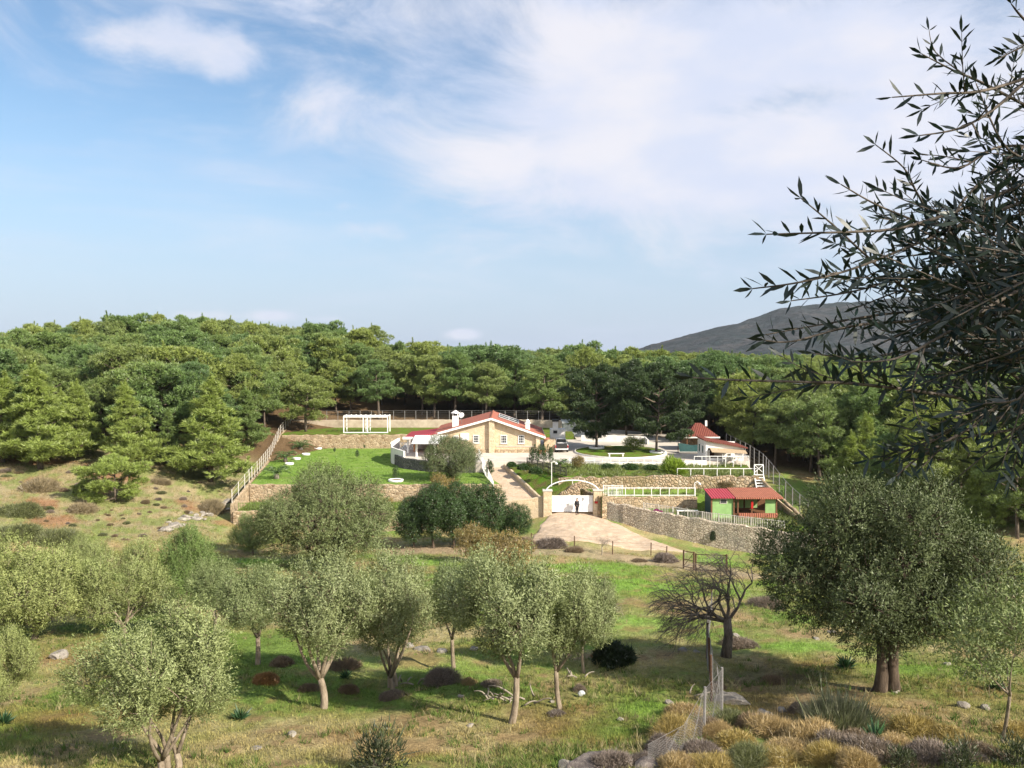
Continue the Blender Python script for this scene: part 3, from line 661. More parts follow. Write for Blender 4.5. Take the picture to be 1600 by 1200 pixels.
wall(ST, [(10.4, 91.2), (13.5, 89.3), (17.6, 86.9), (26.8, 82.3), (34, 79.5)], [-16.75, -17.0, -17.5, -18.05, -18.4], [-21] * 5, .55, M['stone_grey'], 'long grey rubble wall running down to the right from the white gate', rough=.13)
wall(ST, [(9.9, 91.1), (20.3, 91.1)], [-16.2, -16.2], [-18.6, -18.6], .4, M['stone_tan'], 'low stone wall under the white railing beside the green hut', rough=.06)
wall(ST, [(5.4, 96.4), (12, 96.4), (20, 96.4), (28.7, 96.4)], [-14.95, -14.8, -14.72, -14.8], [-18.5] * 4, .6, M['stone_rough'], 'rough boulder wall holding the planted strip above the hut', rough=.16)
wall(ST, [(28.8, 96.6), (29.6, 91), (30.3, 81.3)], [-14.9, -16.3, -18.0], [-20, -21, -21], .35, M['stone_tan'], 'side wall stepping down behind the wooden slide', rough=.06)
wall(ST, [(-16.55, 116.8), (-15.9, 114.4), (-14.5, 111.3), (-11.1, 108.4), (-7, 107.7), (-4.8, 107.55)], [-14.55] * 6, [-18] * 6, .35, M['stone_dark'], 'dark stone curved wall under the house porch', rough=.04)
wall(ST, [(-1.35, 92.4), (1.0, 92.3), (3.45, 92.2)], [-16.95, -16.75, -16.35], [-20.5] * 3, .4, M['stone_house'], 'sandy stone wall under the ramp beside the gate', rough=.03)
wall(ST, [(4.3, 93.9), (5.6, 93.95), (7.7, 94.0)], [-17.2, -16.2, -14.95], [-19] * 3, .5, M['stone_rough'], 'short rough stone bank behind the gate seen under the arch', rough=.2)
wall(ST, [(9.75, 91.35), (9.0, 93.4), (7.6, 96.2)], [-16.2, -16.15, -15.9], [-19] * 3, .4, M['stone_rough'], 'short stone wall just behind the right gate pillar', rough=.1)
wall('ramp_wall', [(ramp_xr(y) + .2, y) for y in (93.6, 98, 103, 107.5)], [ramp_z(y) + .55 for y in (93.6, 98, 103, 107.5)], [-20] * 4, .35, M['stone_house'], 'low sandy wall along the right side of the ramp', rough=.03)

# gate ---------------------------------------------------------------
g = thing('gate_pillar', 'sandy stone pillar left of the white gate', 'pillar', (3.95, 92.0, -18.2))
MB().box(3.45, 4.4, 91.6, 92.45, -19.5, -15.75).build('shaft', M['stone_house'], g, bevel=.05); MB().prism([(3.38, 91.53), (4.47, 91.53), (4.47, 92.52), (3.38, 92.52)], -15.745, -15.6).build('cap', M['pave'], g, bevel=.03)
g = thing('gate_pillar', 'stone pillar with a red plate right of the white gate', 'pillar', (9.45, 92.0, -18.2))
MB().box(9.0, 9.95, 91.6, 92.45, -19.5, -15.7).build('shaft', M['stone_house'], g, bevel=.05); MB().prism([(8.93, 91.53), (10.02, 91.53), (10.02, 92.52), (8.93, 92.52)], -15.695, -15.56).build('cap', M['pave'], g, bevel=.03)
wall('gate_wall', [(10.0, 92.0), (11.1, 92.2)], [-16.0, -16.2], [-20, -20], .5, M['stone_house'], 'short stone wing wall right of the gate pillar', rough=.05)
MB().box(9.14, 9.5, 91.52, 91.585, -17.05, -16.82).build('name_plate', M['red'], g)
g = thing('sliding_gate', 'white sheet metal sliding gate closed between two stone pillars', 'gate', (6.7, 92.0, -18.1))
sh = MB().box(4.43, 8.97, 92.0, 92.06, -18.05, -16.25).build('sheet', M['gatew'], g)
f = MB()
for z in (-18.02, -17.15, -16.28): f.box(4.43, 8.97, 91.95, 91.995, z - .035, z + .035)
for x in (4.47, 5.6, 6.75, 7.85, 8.93): f.box(x - .03, x + .03, 91.955, 91.99, -17.985, -16.32)
f.build('frame', M['white'], g)
MB().box(7.9, 8.0, 91.88, 91.95, -16.75, -16.45).build('handle', M['tin'], g)
a = thing('arch', 'thin white arch spanning above the sliding gate', 'arch', (6.7, 92.0, -15.6))
def arc(r): return [(6.7 - 2.95 * math.cos(t) * r, 92.0, -15.9 + (1.35 * math.sin(t)) * r) for t in [math.pi * i / 30 for i in range(1, 30)]]
MB().tube(arc(1.0), .07, 6).build('hoop', M['white'], a, smooth=True)
MB().bar((6.7, 92, -14.56), (6.7, 92, -14.95), .05, .05).build('lamp_rod', M['white'], a)

# fences -----------------------------------------------------------------
def rail_fence(name, pts, hgt_, spacing, label, mat, rails=(1.0,), pr=.035, rr=.025, cat='railing', mesh=None, picket=None, group=None):
    """posts at equal spacing along a 3-D line, rails at fractions of the height"""
    pts = [Vector(p) for p in pts]; t = thing(name, label, cat, pts[0], 0, group)
    L = [(b - a).length for a, b in zip(pts[:-1], pts[1:])]; tot = sum(L); n = max(1, round(tot / spacing))
    def at(s):
        for a, b, l in zip(pts[:-1], pts[1:], L):
            if s <= l + 1e-6: return a + (b - a) * (s / l)
            s -= l
        return pts[-1]
    PP = [at(tot * i / n) for i in range(n + 1)]; rs = random.Random(len(label))
    for p in PP:
        top = p + Vector((rs.uniform(-.03, .03), rs.uniform(-.03, .03), hgt_))
        MB().tube([p - Vector((0, 0, .25)), top], pr, 6).build('post', mat, t)
    for k in rails:
        mb = MB()
        for a, b in zip(PP[:-1], PP[1:]): mb.bar(a + Vector((0, 0, hgt_ * k - .02)), b + Vector((0, 0, hgt_ * k - .02)), rr * 2, rr * 2)
        mb.build('rail', mat, t)
    if picket:
        mb = MB(); m = int(tot / picket)
        for i in range(m):
            p = at(tot * (i + .5) / m); mb.bar(p + Vector((0, 0, .02)), p + Vector((0, 0, hgt_ * .98 + rs.uniform(-.03, .05))), .045, .02, (0, 1, 0))
        mb.build('pickets', mat, t)
    if mesh:
        mb = MB(); r = mesh[1] / 2
        for a, b in zip(PP[:-1], PP[1:]):
            for k in np.arange(0, 1.01, mesh[0]): mb.bar(a + Vector((0, 0, hgt_ * k)), b + Vector((0, 0, hgt_ * k)), mesh[1], mesh[1])
        mb.build('wire_mesh', M['wire'], t)
    return t
rail_fence('wire_fence', [(-38.4, 146.2, -12.45), (-20, 146.2, -12.4), (0, 146.2, -12.4), (12, 145.4, -12.5), (17, 152, -12.9)], 1.55, 1.95, 'grey post and wire fence on top of the back boundary wall', M['wire'], (1.0,), .05, .008, 'fence', (.2, .014))
rail_fence('panel_fence', [(-31.15, 92.3, -17.2), (-31.15, 98, -15.95), (-32.8, 108, -15.85), (-35.3, 122, -15.6), (-37.4, 134, -14.0), (-38.5, 146, -12.7)], 1.6, 2.3, 'pale post fence climbing the left boundary wall', M['offwhite'], (.97, .66, .33), .05, .01, 'fence')
rail_fence('picket_fence', [(-30.4, 92.3, -18.05), (-2, 92.3, -18.05)], .95, 2.2, 'thin pale picket fence on the lowest left terrace', M['lime'], (.95, .1), .04, .022, 'fence', None, .3)
rail_fence('ramp_fence', [(ramp_xl(y) - .1, y, ramp_z(y) - .05) for y in (111.0, 104, 97.6)], 1.5, 1.6, 'white slatted fence beside the ramp and the old olive', M['white'], (1.0, .5, .06), .05, .03, 'fence', None, .16)
rail_fence('railing', [(10.6, 91.5, ZT15), (20.2, 91.5, ZT15)], .95, 1.0, 'white railing on the low wall left of the hut', M['white'], (1.0, .15), .04, .035)
rail_fence('railing', [(19.3, 97.0, ZT2), (28.6, 97.0, ZT2)], .95, 1.55, 'white railing along the rough boulder wall by the white stair', M['white'], (1.0,), .045, .035)
rail_fence('railing', [(22.9, 104.6, ZT2 + .1), (29.9, 104.9, ZT2 + .1)], 1.3, 1.0, 'white railing in front of the white garden house terrace', M['white'], (1.0,), .04, .035)
rail_fence('railing', [(7.4, 107.1, ZT2 + .2), (13.0, 106.0, ZT2 + .2), (20.0, 105.9, ZT2 + .2)], .75, 1.1, 'low white railing on the kerb below the round island lawn', M['white'], (1.0, .3), .04, .035)
rail_fence('picket_fence', [(14.2, 89.5, -17.5), (17.8, 87.5, -17.7), (20.0, 86.1, -17.85), (27.2, 82.7, -18.1)], .95, 1.6, 'pale picket fence along the hut terrace edge', M['offwhite'], (.95, .1), .04, .022, 'fence', None, .17)
rail_fence('picket_fence', [(10.1, 91.9, -16.3), (12.2, 91.75, -16.3)], 1.25, 1.0, 'short white picket panel beside the right gate pillar', M['white'], (.97, .1), .04, .022, 'fence', None, .16)
rail_fence('post_fence', [(31.4, 122, -14.3), (31.6, 112, -14.6), (31.3, 104, -14.9), (30.3, 97.5, -15.1), (30.2, 91, -16.6), (30.2, 80, -18.0)], 1.9, 2.3, 'tall grey post fence down the right side of the estate', M['wire'], (.98,), .05, .01, 'fence', (.25, .012))
rail_fence('hedge_railing', [(6.6 + (y - 96.7) / 10.8 * -5.0, y, -14.95) for y in (106.8, 102, 97.2)], 1.0, 1.5, 'dark railing beside the planted ramp edge', M['dark'], (1.0, .55, .1), .045, .03, 'railing', None, .2)

# old wire fence of the lower field
def gpt(px, py, dz=0): return G(px, py) + Vector((0, 0, dz))
t = thing('field_fence', 'sparse rusty post and wire fence along the valley track', 'fence', gpt(820, 858))
pp = [gpt(*p) for p in ((770, 850), (830, 853), (898, 858), (957, 866), (1017, 869), (1041, 875))]
for p in pp: MB().tube([p - Vector((0, 0, .2)), p + Vector((random.uniform(-.05, .05), 0, 1.25))], .05, 6).build('post', M['rust'], t)
mb = MB()
for a, b in zip(pp[:-1], pp[1:]):
    for z in (.35, .75, 1.12): mb.bar(a + Vector((0, 0, z)), b + Vector((0, 0, z)), .012, .012)
mb.build('wire', M['rust'], t)
def rusty_gate(px0, px1, py, hh, label):
    a, b = gpt(px0, py), gpt(px1, py + 3); t = thing('field_gate', label, 'gate', a)
    for p in (a, b): MB().tube([p - Vector((0, 0, .2)), p + Vector((0, 0, hh))], .07, 6).build('post', M['rust'], t)
    mb = MB(); up = lambda z: Vector((0, 0, z))
    for z in (.15, hh * .5, hh - .08): mb.bar(a + up(z), b + up(z), .05, .05)
    mb.bar(a + up(.15), b + up(hh - .08), .035, .035); mb.build('frame', M['rust'], t)
    m2 = MB()
    for k in np.linspace(.06, .94, 9): p = a + (b - a) * k; m2.bar(p + up(.15), p + up(hh - .08), .012, .012)
    m2.build('wire_mesh', M['wire'], t)
rusty_gate(1068, 1084, 888, 1.55, 'narrow rusty field gate beside the track, left of the wide one')
rusty_gate(1087, 1135, 893, 1.5, 'wide rusty field gate above the bare tree')

# ------------------------------------------------------------------ villa
v = thing('villa', 'long low stone house with a red tiled gable roof', 'house', (-3.2, 117, ZP))
yf, yb = 117.0, 129.0
Lx, Lz, Ax, Az, Rx, Rz = -11.06, -11.86, -2.9, -9.63, 4.64, -12.25
def rz(x): return Lz + (Az - Lz) * (x - Lx) / (Ax - Lx) if x <= Ax else Az + (Rz - Az) * (x - Ax) / (Rx - Ax)
gx0, gx1 = -10.5, 3.9
fw = MB().extr([(gx0, ZP), (gx1, ZP), (gx1, rz(gx1) - .24), (Ax, Az - .24), (gx0, rz(gx0) - .24)], (yf, yf + .4)).build('gable_wall', M['stone_house'], v)
MB().extr([(gx0, ZP), (gx1, ZP), (gx1, rz(gx1) - .24), (Ax, Az - .24), (gx0, rz(gx0) - .24)], (yb - .4, yb)).build('gable_wall', M['stone_house'], v)
MB().box(gx0, gx0 + .4, yf + .4, yb - .4, ZP, rz(gx0) - .25).build('side_wall', M['stone_house'], v)
MB().box(gx1 - .4, gx1, yf + .4, yb - .4, ZP, rz(gx1) - .25).build('side_wall', M['stone_house'], v)
MB().box(-3.25, -2.45, yf - .45, yf + .02, ZP, Az - .36).build('chimney_breast', M['stone_house'], v, bevel=.03)
MB().box(3.35, 3.95, yf - .4, yf + .02, ZP, rz(3.95) - .3).build('corner_pillar', M['stone_house'], v, bevel=.03)
pl = MB(); pl.box(gx0, -3.25, yf - .12, yf - .003, ZP, ZP + .45); pl.box(-2.45, 3.35, yf - .12, yf - .003, ZP, ZP + .45); pl.build('plinth', M['stone_tan'], v)
MB().box(-2.3, 3.3, yf - .09, yf - .004, ZP + .86, ZP + .95).build('string_course', M['pave'], v)
def roofslab(x0, z0, x1, z1, th=.16):
    mb = MB(); d = Vector((x1 - x0, 0, z1 - z0)); nrm = Vector((-d.z, 0, d.x)).normalized() * th
    if nrm.z < 0: nrm = -nrm
    p = [(x0, z0), (x1, z1), (x1, z1 - th), (x0, z0 - th)]
    return mb.extr(p, (yf - .62, yb + .5))
rf = roofslab(Lx, Lz, Ax - .02, Az).build('roof', M['tile'], v)
rf2 = roofslab(Ax + .02, Az, Rx, Rz).build('roof', M['tile'], v)
MB().tube([(Ax, yf - .64, Az + .02), (Ax, yb + .5, Az + .02)], .13, 8).build('ridge_tiles', M['tile_hut'], v)
ef = MB()
def fascia(x0, z0, x1, z1): return ef.extr([(x0, z0 - .02), (x1, z1 - .02), (x1, z1 - .3), (x0, z0 - .3)], (yf - .70, yf - .625))
fascia(Lx, Lz, Ax, Az); fascia(Ax, Az, Rx, Rz); ef.build('fascia', M['white'], v)
MB().box(Rx - .02, Rx + .06, yf - .62, yb + .5, Rz - .28, Rz - .05).build('gutter', M['white'], v)
def window(x, z0, w, h, y=yf, par=v):
    fr = MB(); t = .09
    fr.box(x - w / 2, x - w / 2 + t, y - .07, y - .003, z0, z0 + h); fr.box(x + w / 2 - t, x + w / 2, y - .07, y - .003, z0, z0 + h)
    fr.box(x - w / 2 + t, x + w / 2 - t, y - .07, y - .003, z0, z0 + t); fr.box(x - w / 2 + t, x + w / 2 - t, y - .07, y - .003, z0 + h - t, z0 + h)
    f = fr.build('window', M['white'], par)
    MB().box(x - w / 2 + t, x + w / 2 - t, y - .03, y - .004, z0 + t, z0 + h - t).build('pane', M['glass'], f)
    mu = MB()
    for k in (.33, .66): mu.box(x - w / 2 + k * w - .018, x - w / 2 + k * w + .018, y - .055, y - .032, z0 + t, z0 + h - t)
    for k in (.33, .66): mu.box(x - w / 2 + t, x + w / 2 - t, y - .062, y - .056, z0 + k * h - .018, z0 + k * h + .018)
    mu.build('bars', M['white'], f)
    MB().box(x - w / 2 - .08, x + w / 2 + .08, y - .12, y - .003, z0 - .09, z0 - .005).build('sill', M['pave'], f)
window(-5.05, ZP + 1.35, .86, 1.15); window(-1.15, ZP + 1.3, .9, 1.2); window(1.3, ZP + 1.3, .86, 1.2); window(-7.9, ZP + 1.5, .8, .9)
MB().box(-7.25, -6.05, yf - .14, yf - .003, ZP + 1.75, ZP + 2.75).build('shutter', M['white'], v, bevel=.02)
# chimneys, dish, solar panels
c = MB().box(-8.5, -7.65, 118.6, 119.4, rz(-8.1) - .5, -9.55).build('chimney', M['plaster'], v)
mb = MB()
for (x, y) in ((-8.45, 118.65), (-7.78, 118.65), (-8.45, 119.27), (-7.78, 119.27)): mb.box(x, x + .08, y, y + .08, -9.548, -9.2)
mb.build('vent', M['white'], c); MB().box(-8.38, -7.77, 118.72, 119.28, -9.546, -9.21).build('flue', M['dark'], c)
MB().lathe([(.66, 0), (.66, .06), (.1, .42), (.02, .44)], (-8.08, 119.0, -9.2), 4).build('cap', M['plaster'], c)
c = MB().box(1.9, 2.55, 118.2, 118.8, rz(2.2) - .5, -10.6).build('chimney', M['plaster'], v); MB().box(1.8, 2.65, 118.1, 118.9, -10.597, -10.5).build('collar', M['plaster'], c)
MB().lathe([(.36, 0), (.3, .1), (.26, .35), (.05, .5)], (2.22, 118.5, -10.5), 8).build('cap', M['plaster'], c)
sp = MB(); s_ = (Rz - Az) / (Rx - Ax)
for k in range(2):
    y0 = 121.2 + k * 3.1; xa, xb = -1.9, 1.0
    for i in range(1): sp.add([(xa, y0, rz(xa) + .14), (xb, y0, rz(xb) + .14), (xb, y0 + 2.9, rz(xb) + .14), (xa, y0 + 2.9, rz(xa) + .14), (xa, y0, rz(xa) + .06), (xb, y0, rz(xb) + .06), (xb, y0 + 2.9, rz(xb) + .06), (xa, y0 + 2.9, rz(xa) + .06)],
                             [(0, 1, 2, 3), (7, 6, 5, 4), (0, 4, 5, 1), (1, 5, 6, 2), (2, 6, 7, 3), (3, 7, 4, 0)])
so_ = sp.build('solar_panels', M['solar'], v)
fr = MB()
for k in range(2):
    y0 = 121.2 + k * 3.1
    for (a, b) in (((-1.9, y0), (1.0, y0)), ((-1.9, y0 + 2.9), (1.0, y0 + 2.9)), ((-1.9, y0), (-1.9, y0 + 2.9)), ((1.0, y0), (1.0, y0 + 2.9)), ((-.45, y0), (-.45, y0 + 2.9))):
        fr.bar((a[0], a[1], rz(a[0]) + .13), (b[0], b[1], rz(b[0]) + .13), .06, .06)
fr.build('frame', M['white'], so_)
d = thing('satellite_dish', 'white satellite dish on the roof beside the tall chimney', 'dish', (-7.3, 121.0, rz(-7.3)))
MB().lathe([(.02, 0), (.25, .04), (.42, .14), (.41, .16), (.24, .06), (.02, .03)], (0, 0, 0), 18).build('reflector', M['white'], d, True, 0, False).rotation_euler = (R(65), 0, R(-20)); d.children[0].location = (0, 0, 1.15)
MB().tube([(-7.3, 121, rz(-7.3) - .05), (-7.3, 121.05, rz(-7.3) + 1.15)], .03, 6).build('mast', M['wire'], d)
# left porch
p = [(-15.0, -12.3), (-10.4, -11.75), (-10.4, -11.9), (-15.0, -12.45)]
MB().extr(p, (116.2, 124)).build('porch_roof', M['redtin'], v)
MB().box(-15.25, -10.6, 116.05, 116.19, -12.62, -12.28).build('porch_fascia', M['white'], v)
for (x, y) in ((-14.6, 116.7), (-14.6, 123.4), (-12.9, 112.4), (-10.4, 111.4)):
    MB().lathe([(.2, 0), (.2, .1), (.15, .15), (.15, 1.9), (.2, 2.0)], (x, y, ZP), 12).build('column', M['plaster'], v, True)
MB().prism([(-13.5, 111.6), (-9.4, 110.8), (-9.0, 116.9), (-13.5, 116.0)], [-12.75, -12.7, -12.1, -12.1], [-12.69, -12.64, -12.04, -12.04]).build('awning', M['white'], v)
MB().box(-13.9, -13.75, 117.4, 121, ZP + .1, ZP + 1.9).build('curtain', M['orange'], v)
MB().box(-14.9, -10.7, 122.2, 122.4, ZP, -12.7).build('porch_wall', M['pave'], v)
b = MB(); pts = [(-16.6, 121.5), (-17.3, 118.6), (-16.9, 116.4), (-15.9, 114.3), (-14.6, 111.9)]
for i in range(4):
    (x0, y0), (x1, y1) = pts[i], pts[i + 1]; b.prism([(x0, y0), (x1, y1), (x1 + .22, y1 + .08), (x0 + .22, y0 + .08)], [-16.1] * 4 if i < 3 else [-14.7] * 4, [-13.0, -13.3, -13.3, -13.0] if i == 0 else ([-13.5 if i == 1 else -13.75] * 4))
b.build('balustrade_wall', M['plaster'], v)
lt = MB()
for i in range(6):
    x0 = -16.2 + i * .42
    lt.bar((x0, 119.5, ZP + .25), (x0 + .42, 119.5, ZP + 1.05), .06, .05, (0, 1, 0)); lt.bar((x0 + .42, 119.46, ZP + .25), (x0, 119.46, ZP + 1.05), .06, .05, (0, 1, 0))
lt.bar((-16.3, 119.5, ZP + 1.09), (-13.6, 119.5, ZP + 1.09), .08, .08); lt.bar((-16.3, 119.5, ZP + .2), (-13.6, 119.5, ZP + .2), .08, .08); lt.build('lattice', M['white'], v)
MB().box(4.6, 6.2, 118.2, 121, ZP, -12.9).build('side_porch', M['stone_house'], v)
MB().box(4.55, 5.3, 117.2, 118.19, -12.75, -12.6).build('side_canopy', M['tile'], v)
for i, (x, lab) in enumerate(((-8.8, 'terracotta flower pot at the left end of the house front'), (3.9, 'tall terracotta pot at the right corner of the house'), (4.5, 'small terracotta pot with a dry plant beside the house corner'))):
    g = thing('flower_pot', lab, 'pot', (x, 116.0, ZP)); MB().lathe([(.16, 0), (.24, .4), (.27, .42), (.27, .5), (.2, .5)], (0, 0, 0), 12).build('pot', M['pot'], g, True, 0, False)
    rs = np.random.RandomState(i); q = rs.normal(0, .16, (150, 3)) + np.array((0, 0, .75)); dd = rs.normal(0, .07, (150, 3)); e = rs.normal(0, .03, (150, 3))
    link('foliage', fast_mesh('foliage', np.stack([q - e, q + e, q + dd], 1), 3), M['palm'], g)

# pergola: white frame on the upper lawn
g = thing('pergola', 'white rectangular frame of posts and bars on the upper lawn', 'pergola', (-23.9, 137.3, -13.8))
px0, px1 = -27.6, -20.4
for x in (px0, -24.4, -23.7, px1):
    for y in (136.6, 139.2): MB().bar((x, y, -14.0), (x, y, -11.25), .15, .15).build('post', M['white'], g)
mb = MB()
for y in (136.6, 139.2): mb.bar((px0 - .1, y, -11.15), (px1 + .1, y, -11.15), .16, .2)
for y in (136.6,): mb.bar((px0, y, -13.72), (px1, y, -13.72), .14, .14)
mb.build('beam', M['white'], g)
mb = MB()
for x in np.linspace(px0, px1, 10): mb.bar((x, 136.4, -11.0), (x, 139.4, -11.0), .1, .09)
mb.build('rafters', M['white'], g)

# outbuildings on the right --------------------------------------------
o = thing('outdoor_oven', 'white masonry oven with a stubby chimney behind the parked pickup', 'oven', (6.9, 129, ZP))
MB().box(5.9, 8.2, 128, 130, ZP, -12.35).build('body', M['plaster'], o); MB().box(6.3, 7.1, 128.3, 129.2, -12.348, -11.2).build('chimney', M['plaster'], o)
MB().box(6.2, 7.2, 128.2, 129.3, -11.197, -10.9).build('cap', M['dark'], o); MB().box(6.35, 6.95, 127.95, 127.998, -13.0, -12.55).build('opening', M['dark'], o)
o = thing('tin_shed', 'grey white sheet metal shed below the dark pines', 'shed', (10.5, 141, ZP))
MB().prism([(8.6, 139.4), (12.9, 139.4), (12.9, 143.4), (8.6, 143.4)], ZP, [-12.5, -12.4, -12.2, -12.3]).build('wall', M['tin'], o)
MB().prism([(8.4, 139.2), (13.1, 139.2), (13.1, 143.6), (8.4, 143.6)], [-12.46, -12.37, -12.17, -12.26], [-12.36, -12.27, -12.07, -12.16]).build('roof', M['tin'], o)

k = thing('pavilion', 'small pavilion with a dark red pyramid tiled roof beside the forest', 'pavilion', (27.2, 121, ZP))
cx, cy = 27.2, 121.0; e = 2.4
MB().add([(cx - e, cy - e, -12.55), (cx + e, cy - e, -12.55), (cx + e, cy + e, -12.55), (cx - e, cy + e, -12.55), (cx - .6, cy, -10.75), (cx + .2, cy, -10.75)],
         [(0, 1, 5, 4), (1, 2, 5), (2, 3, 4, 5), (3, 0, 4), (3, 2, 1, 0)]).build('roof', M['tile_dark'], k)
mb = MB()
for (x0, y0, x1, y1) in ((cx - e, cy - e - .05, cx + e, cy - e), (cx - e - .05, cy - e, cx - e, cy + e), (cx + e, cy - e, cx + e + .05, cy + e)): mb.box(x0, x1, y0, y1, -12.72, -12.53)
mb.build('fascia', M['kerbw'], k)
for sx in (-1, 1):
    for sy in (-1, 1): MB().bar((cx + sx * 2.2, cy + sy * 2.2, ZP), (cx + sx * 2.2, cy + sy * 2.2, -12.56), .16, .16).build('post', M['wood'], k)
MB().box(cx - 2.1, cx + 2.1, cy + 1.9, cy + 2.1, ZP, -12.6).build('back_wall', M['stone_tan'], k)
MB().box(cx + .8, cx + 1.1, cy - .3, cy, -11.2, -10.4).build('chimney', M['plaster'], k)
o = thing('tarp_cover', 'teal tarpaulin stretched in front of the pavilion', 'tarp', (25.6, 116, ZP))
vs = []; nn = 10
for j in range(nn + 1):
    for i in range(nn + 1): u, w = i / nn, j / nn; vs.append((23.4 + 4.2 * u, 117.2 - 1.2 * w, ZP + 1.35 - 1.15 * w - .25 * math.sin(u * math.pi) * (1 - w) + .05 * math.sin(9 * u)))
sheet = MB().add(vs, [(j * 11 + i, j * 11 + i + 1, (j + 1) * 11 + i + 1, (j + 1) * 11 + i) for j in range(nn) for i in range(nn)]).build('sheet', M['tarp'], o, True)
MB().tube([(23.3, 115.95, ZP + .2), (27.7, 115.95, ZP + .2)], .06, 6).build('edge_pipe', M['offwhite'], o)
for x in (23.4, 27.6): MB().tube([(x, 117.2, ZP), (x, 117.2, ZP + 1.4)], .05, 6).build('post', M['wood'], o)

h = thing('garden_house', 'small white garden house with a sloping dark red roof and open porch', 'house', (27.6, 111, ZP))
x0, x1, ya, yc = 25.3, 30.3, 108.6, 113.4
MB().box(x0, x0 + .25, ya, yc, ZP, -11.98).build('side_wall', M['plaster'], h)
MB().box(x0 + .25, x1, yc - .25, yc, ZP, -12.6).build('back_wall', M['plaster'], h)
MB().add([(x0 + .25, ya, -12.0), (x1, ya, -13.0), (x1, ya, -13.25), (x0 + .25, ya, -12.95), (x0 + .25, ya + .2, -12.0), (x1, ya + .2, -13.0), (x1, ya + .2, -13.25), (x0 + .25, ya + .2, -12.95)],
         [(0, 1, 2, 3), (7, 6, 5, 4), (0, 4, 5, 1), (1, 5, 6, 2), (2, 6, 7, 3), (3, 7, 4, 0)]).build('front_gable', M['plaster'], h)
MB().prism([(x0 - .3, ya - .4), (x1 + .4, ya - .4), (x1 + .4, yc + .3), (x0 - .3, yc + .3)], [-11.95, -13.0, -13.0, -11.95], [-11.8, -12.85, -12.85, -11.8]).build('roof', M['tile_dark'], h)
MB().prism([(x0 + .5, ya - 1.3), (x1 + .1, ya - 1.3), (x1 + .1, ya - .01), (x0 + .5, ya - .01)], [-13.35, -13.55, -13.2, -12.95], [-13.3, -13.5, -13.15, -12.9]).build('awning', M['plank'], h)
for x in (x0 + .45, x0 + 2.4, x1 - .1): MB().bar((x, ya + .1, ZP), (x, ya + .1, -13.2), .12, .12).build('post', M['plaster'], h)
for y in (109.6, 111.6):
    f = MB().box(x0 - .05, x0 - .003, y, y + .9, ZP + .7, ZP + 1.9).build('window', M['white'], h); MB().box(x0 - .07, x0 - .052, y + .1, y + .8, ZP + .8, ZP + 1.8).build('pane', M['glass'], f)
MB().box(x0 + 1.5, x0 + 2.2, yc - .32, yc - .253, ZP, ZP + 1.5).build('door', M['wood'], h)
MB().box(x0 + .3, x1, ya + .1, ya + .2, ZP, ZP + .35).build('low_wall', M['white'], h)
t = thing('garden_table', 'white round table on the garden house porch', 'table', (28.4, 107.2, ZP))
MB().lathe([(.55, 0), (.6, .02), (.6, .06), (.55, .07)], (28.4, 107.2, ZP + .68), 18).build('tabletop', M['white'], t, True); MB().lathe([(.3, 0), (.28, .04), (.05, .08), (.05, .68)], (28.4, 107.2, ZP), 12).build('leg', M['white'], t)
def chair(loc, rz_, label):
    c = thing('garden_chair', label, 'chair', loc, rz_, 'white garden chairs on the porch')
    MB().box(-.24, .24, -.24, .24, .42, .47).build('seat', M['white'], c, world=False, bevel=.01); MB().box(-.24, .24, .2, .25, .5, .95).build('backrest', M['white'], c, world=False, bevel=.01)
    for x in (-.22, .22):
        for y in (-.22, .22): MB().bar((x, y, 0), (x, y, .42), .04, .04).build('leg', M['white'], c, world=False)
        MB().box(x - .025, x + .025, -.22, .2, .64, .67).build('armrest', M['white'], c, world=False)
        MB().bar((x, .225, .47), (x, .225, .52), .04, .04).build('back_post', M['white'], c, world=False)
chair((27.4, 107.3, ZP), R(80), 'white garden chair left of the round table'); chair((29.4, 107.2, ZP), R(-85), 'white garden chair right of the round table'); chair((28.3, 108.1, ZP), R(5), 'white garden chair behind the round table')

# white stair between terraces
s = thing('ladder_stair', 'steep white wooden stair down from the railing behind the hut', 'stair', (28.0, 95.0, ZT15))
a0, a1, b0, b1 = Vector((28.25, 96.9, -14.6)), Vector((29.3, 96.9, -14.6)), Vector((27.75, 93.8, -16.4)), Vector((28.8, 93.8, -16.4))
MB().bar(a0, b0, .1, .2).build('stringer', M['white'], s); MB().bar(a1, b1, .1, .2).build('stringer', M['white'], s)
for i in range(7):
    k = (i + .4) / 7; q0, q1 = a0.lerp(b0, k), a1.lerp(b1, k); MB().bar(q0 + Vector((.05, 0, .05)), q1 + Vector((-.05, 0, .05)), .3, .06).build('step', M['white'], s)
gt = MB(); u = Vector((0, 0, 1.1))
gt.bar(a0 + Vector((0, -.1, 0)), a0 + u, .09, .09); gt.bar(a1 + Vector((0, -.1, 0)), a1 + u, .09, .09); gt.bar(a0 + u, a1 + u, .09, .09); gt.bar(a0 + u * .15, a1 + u, .06, .06); gt.bar(a1 + u * .15, a0 + u, .06, .06)
gt.build('cross_gate', M['white'], s)

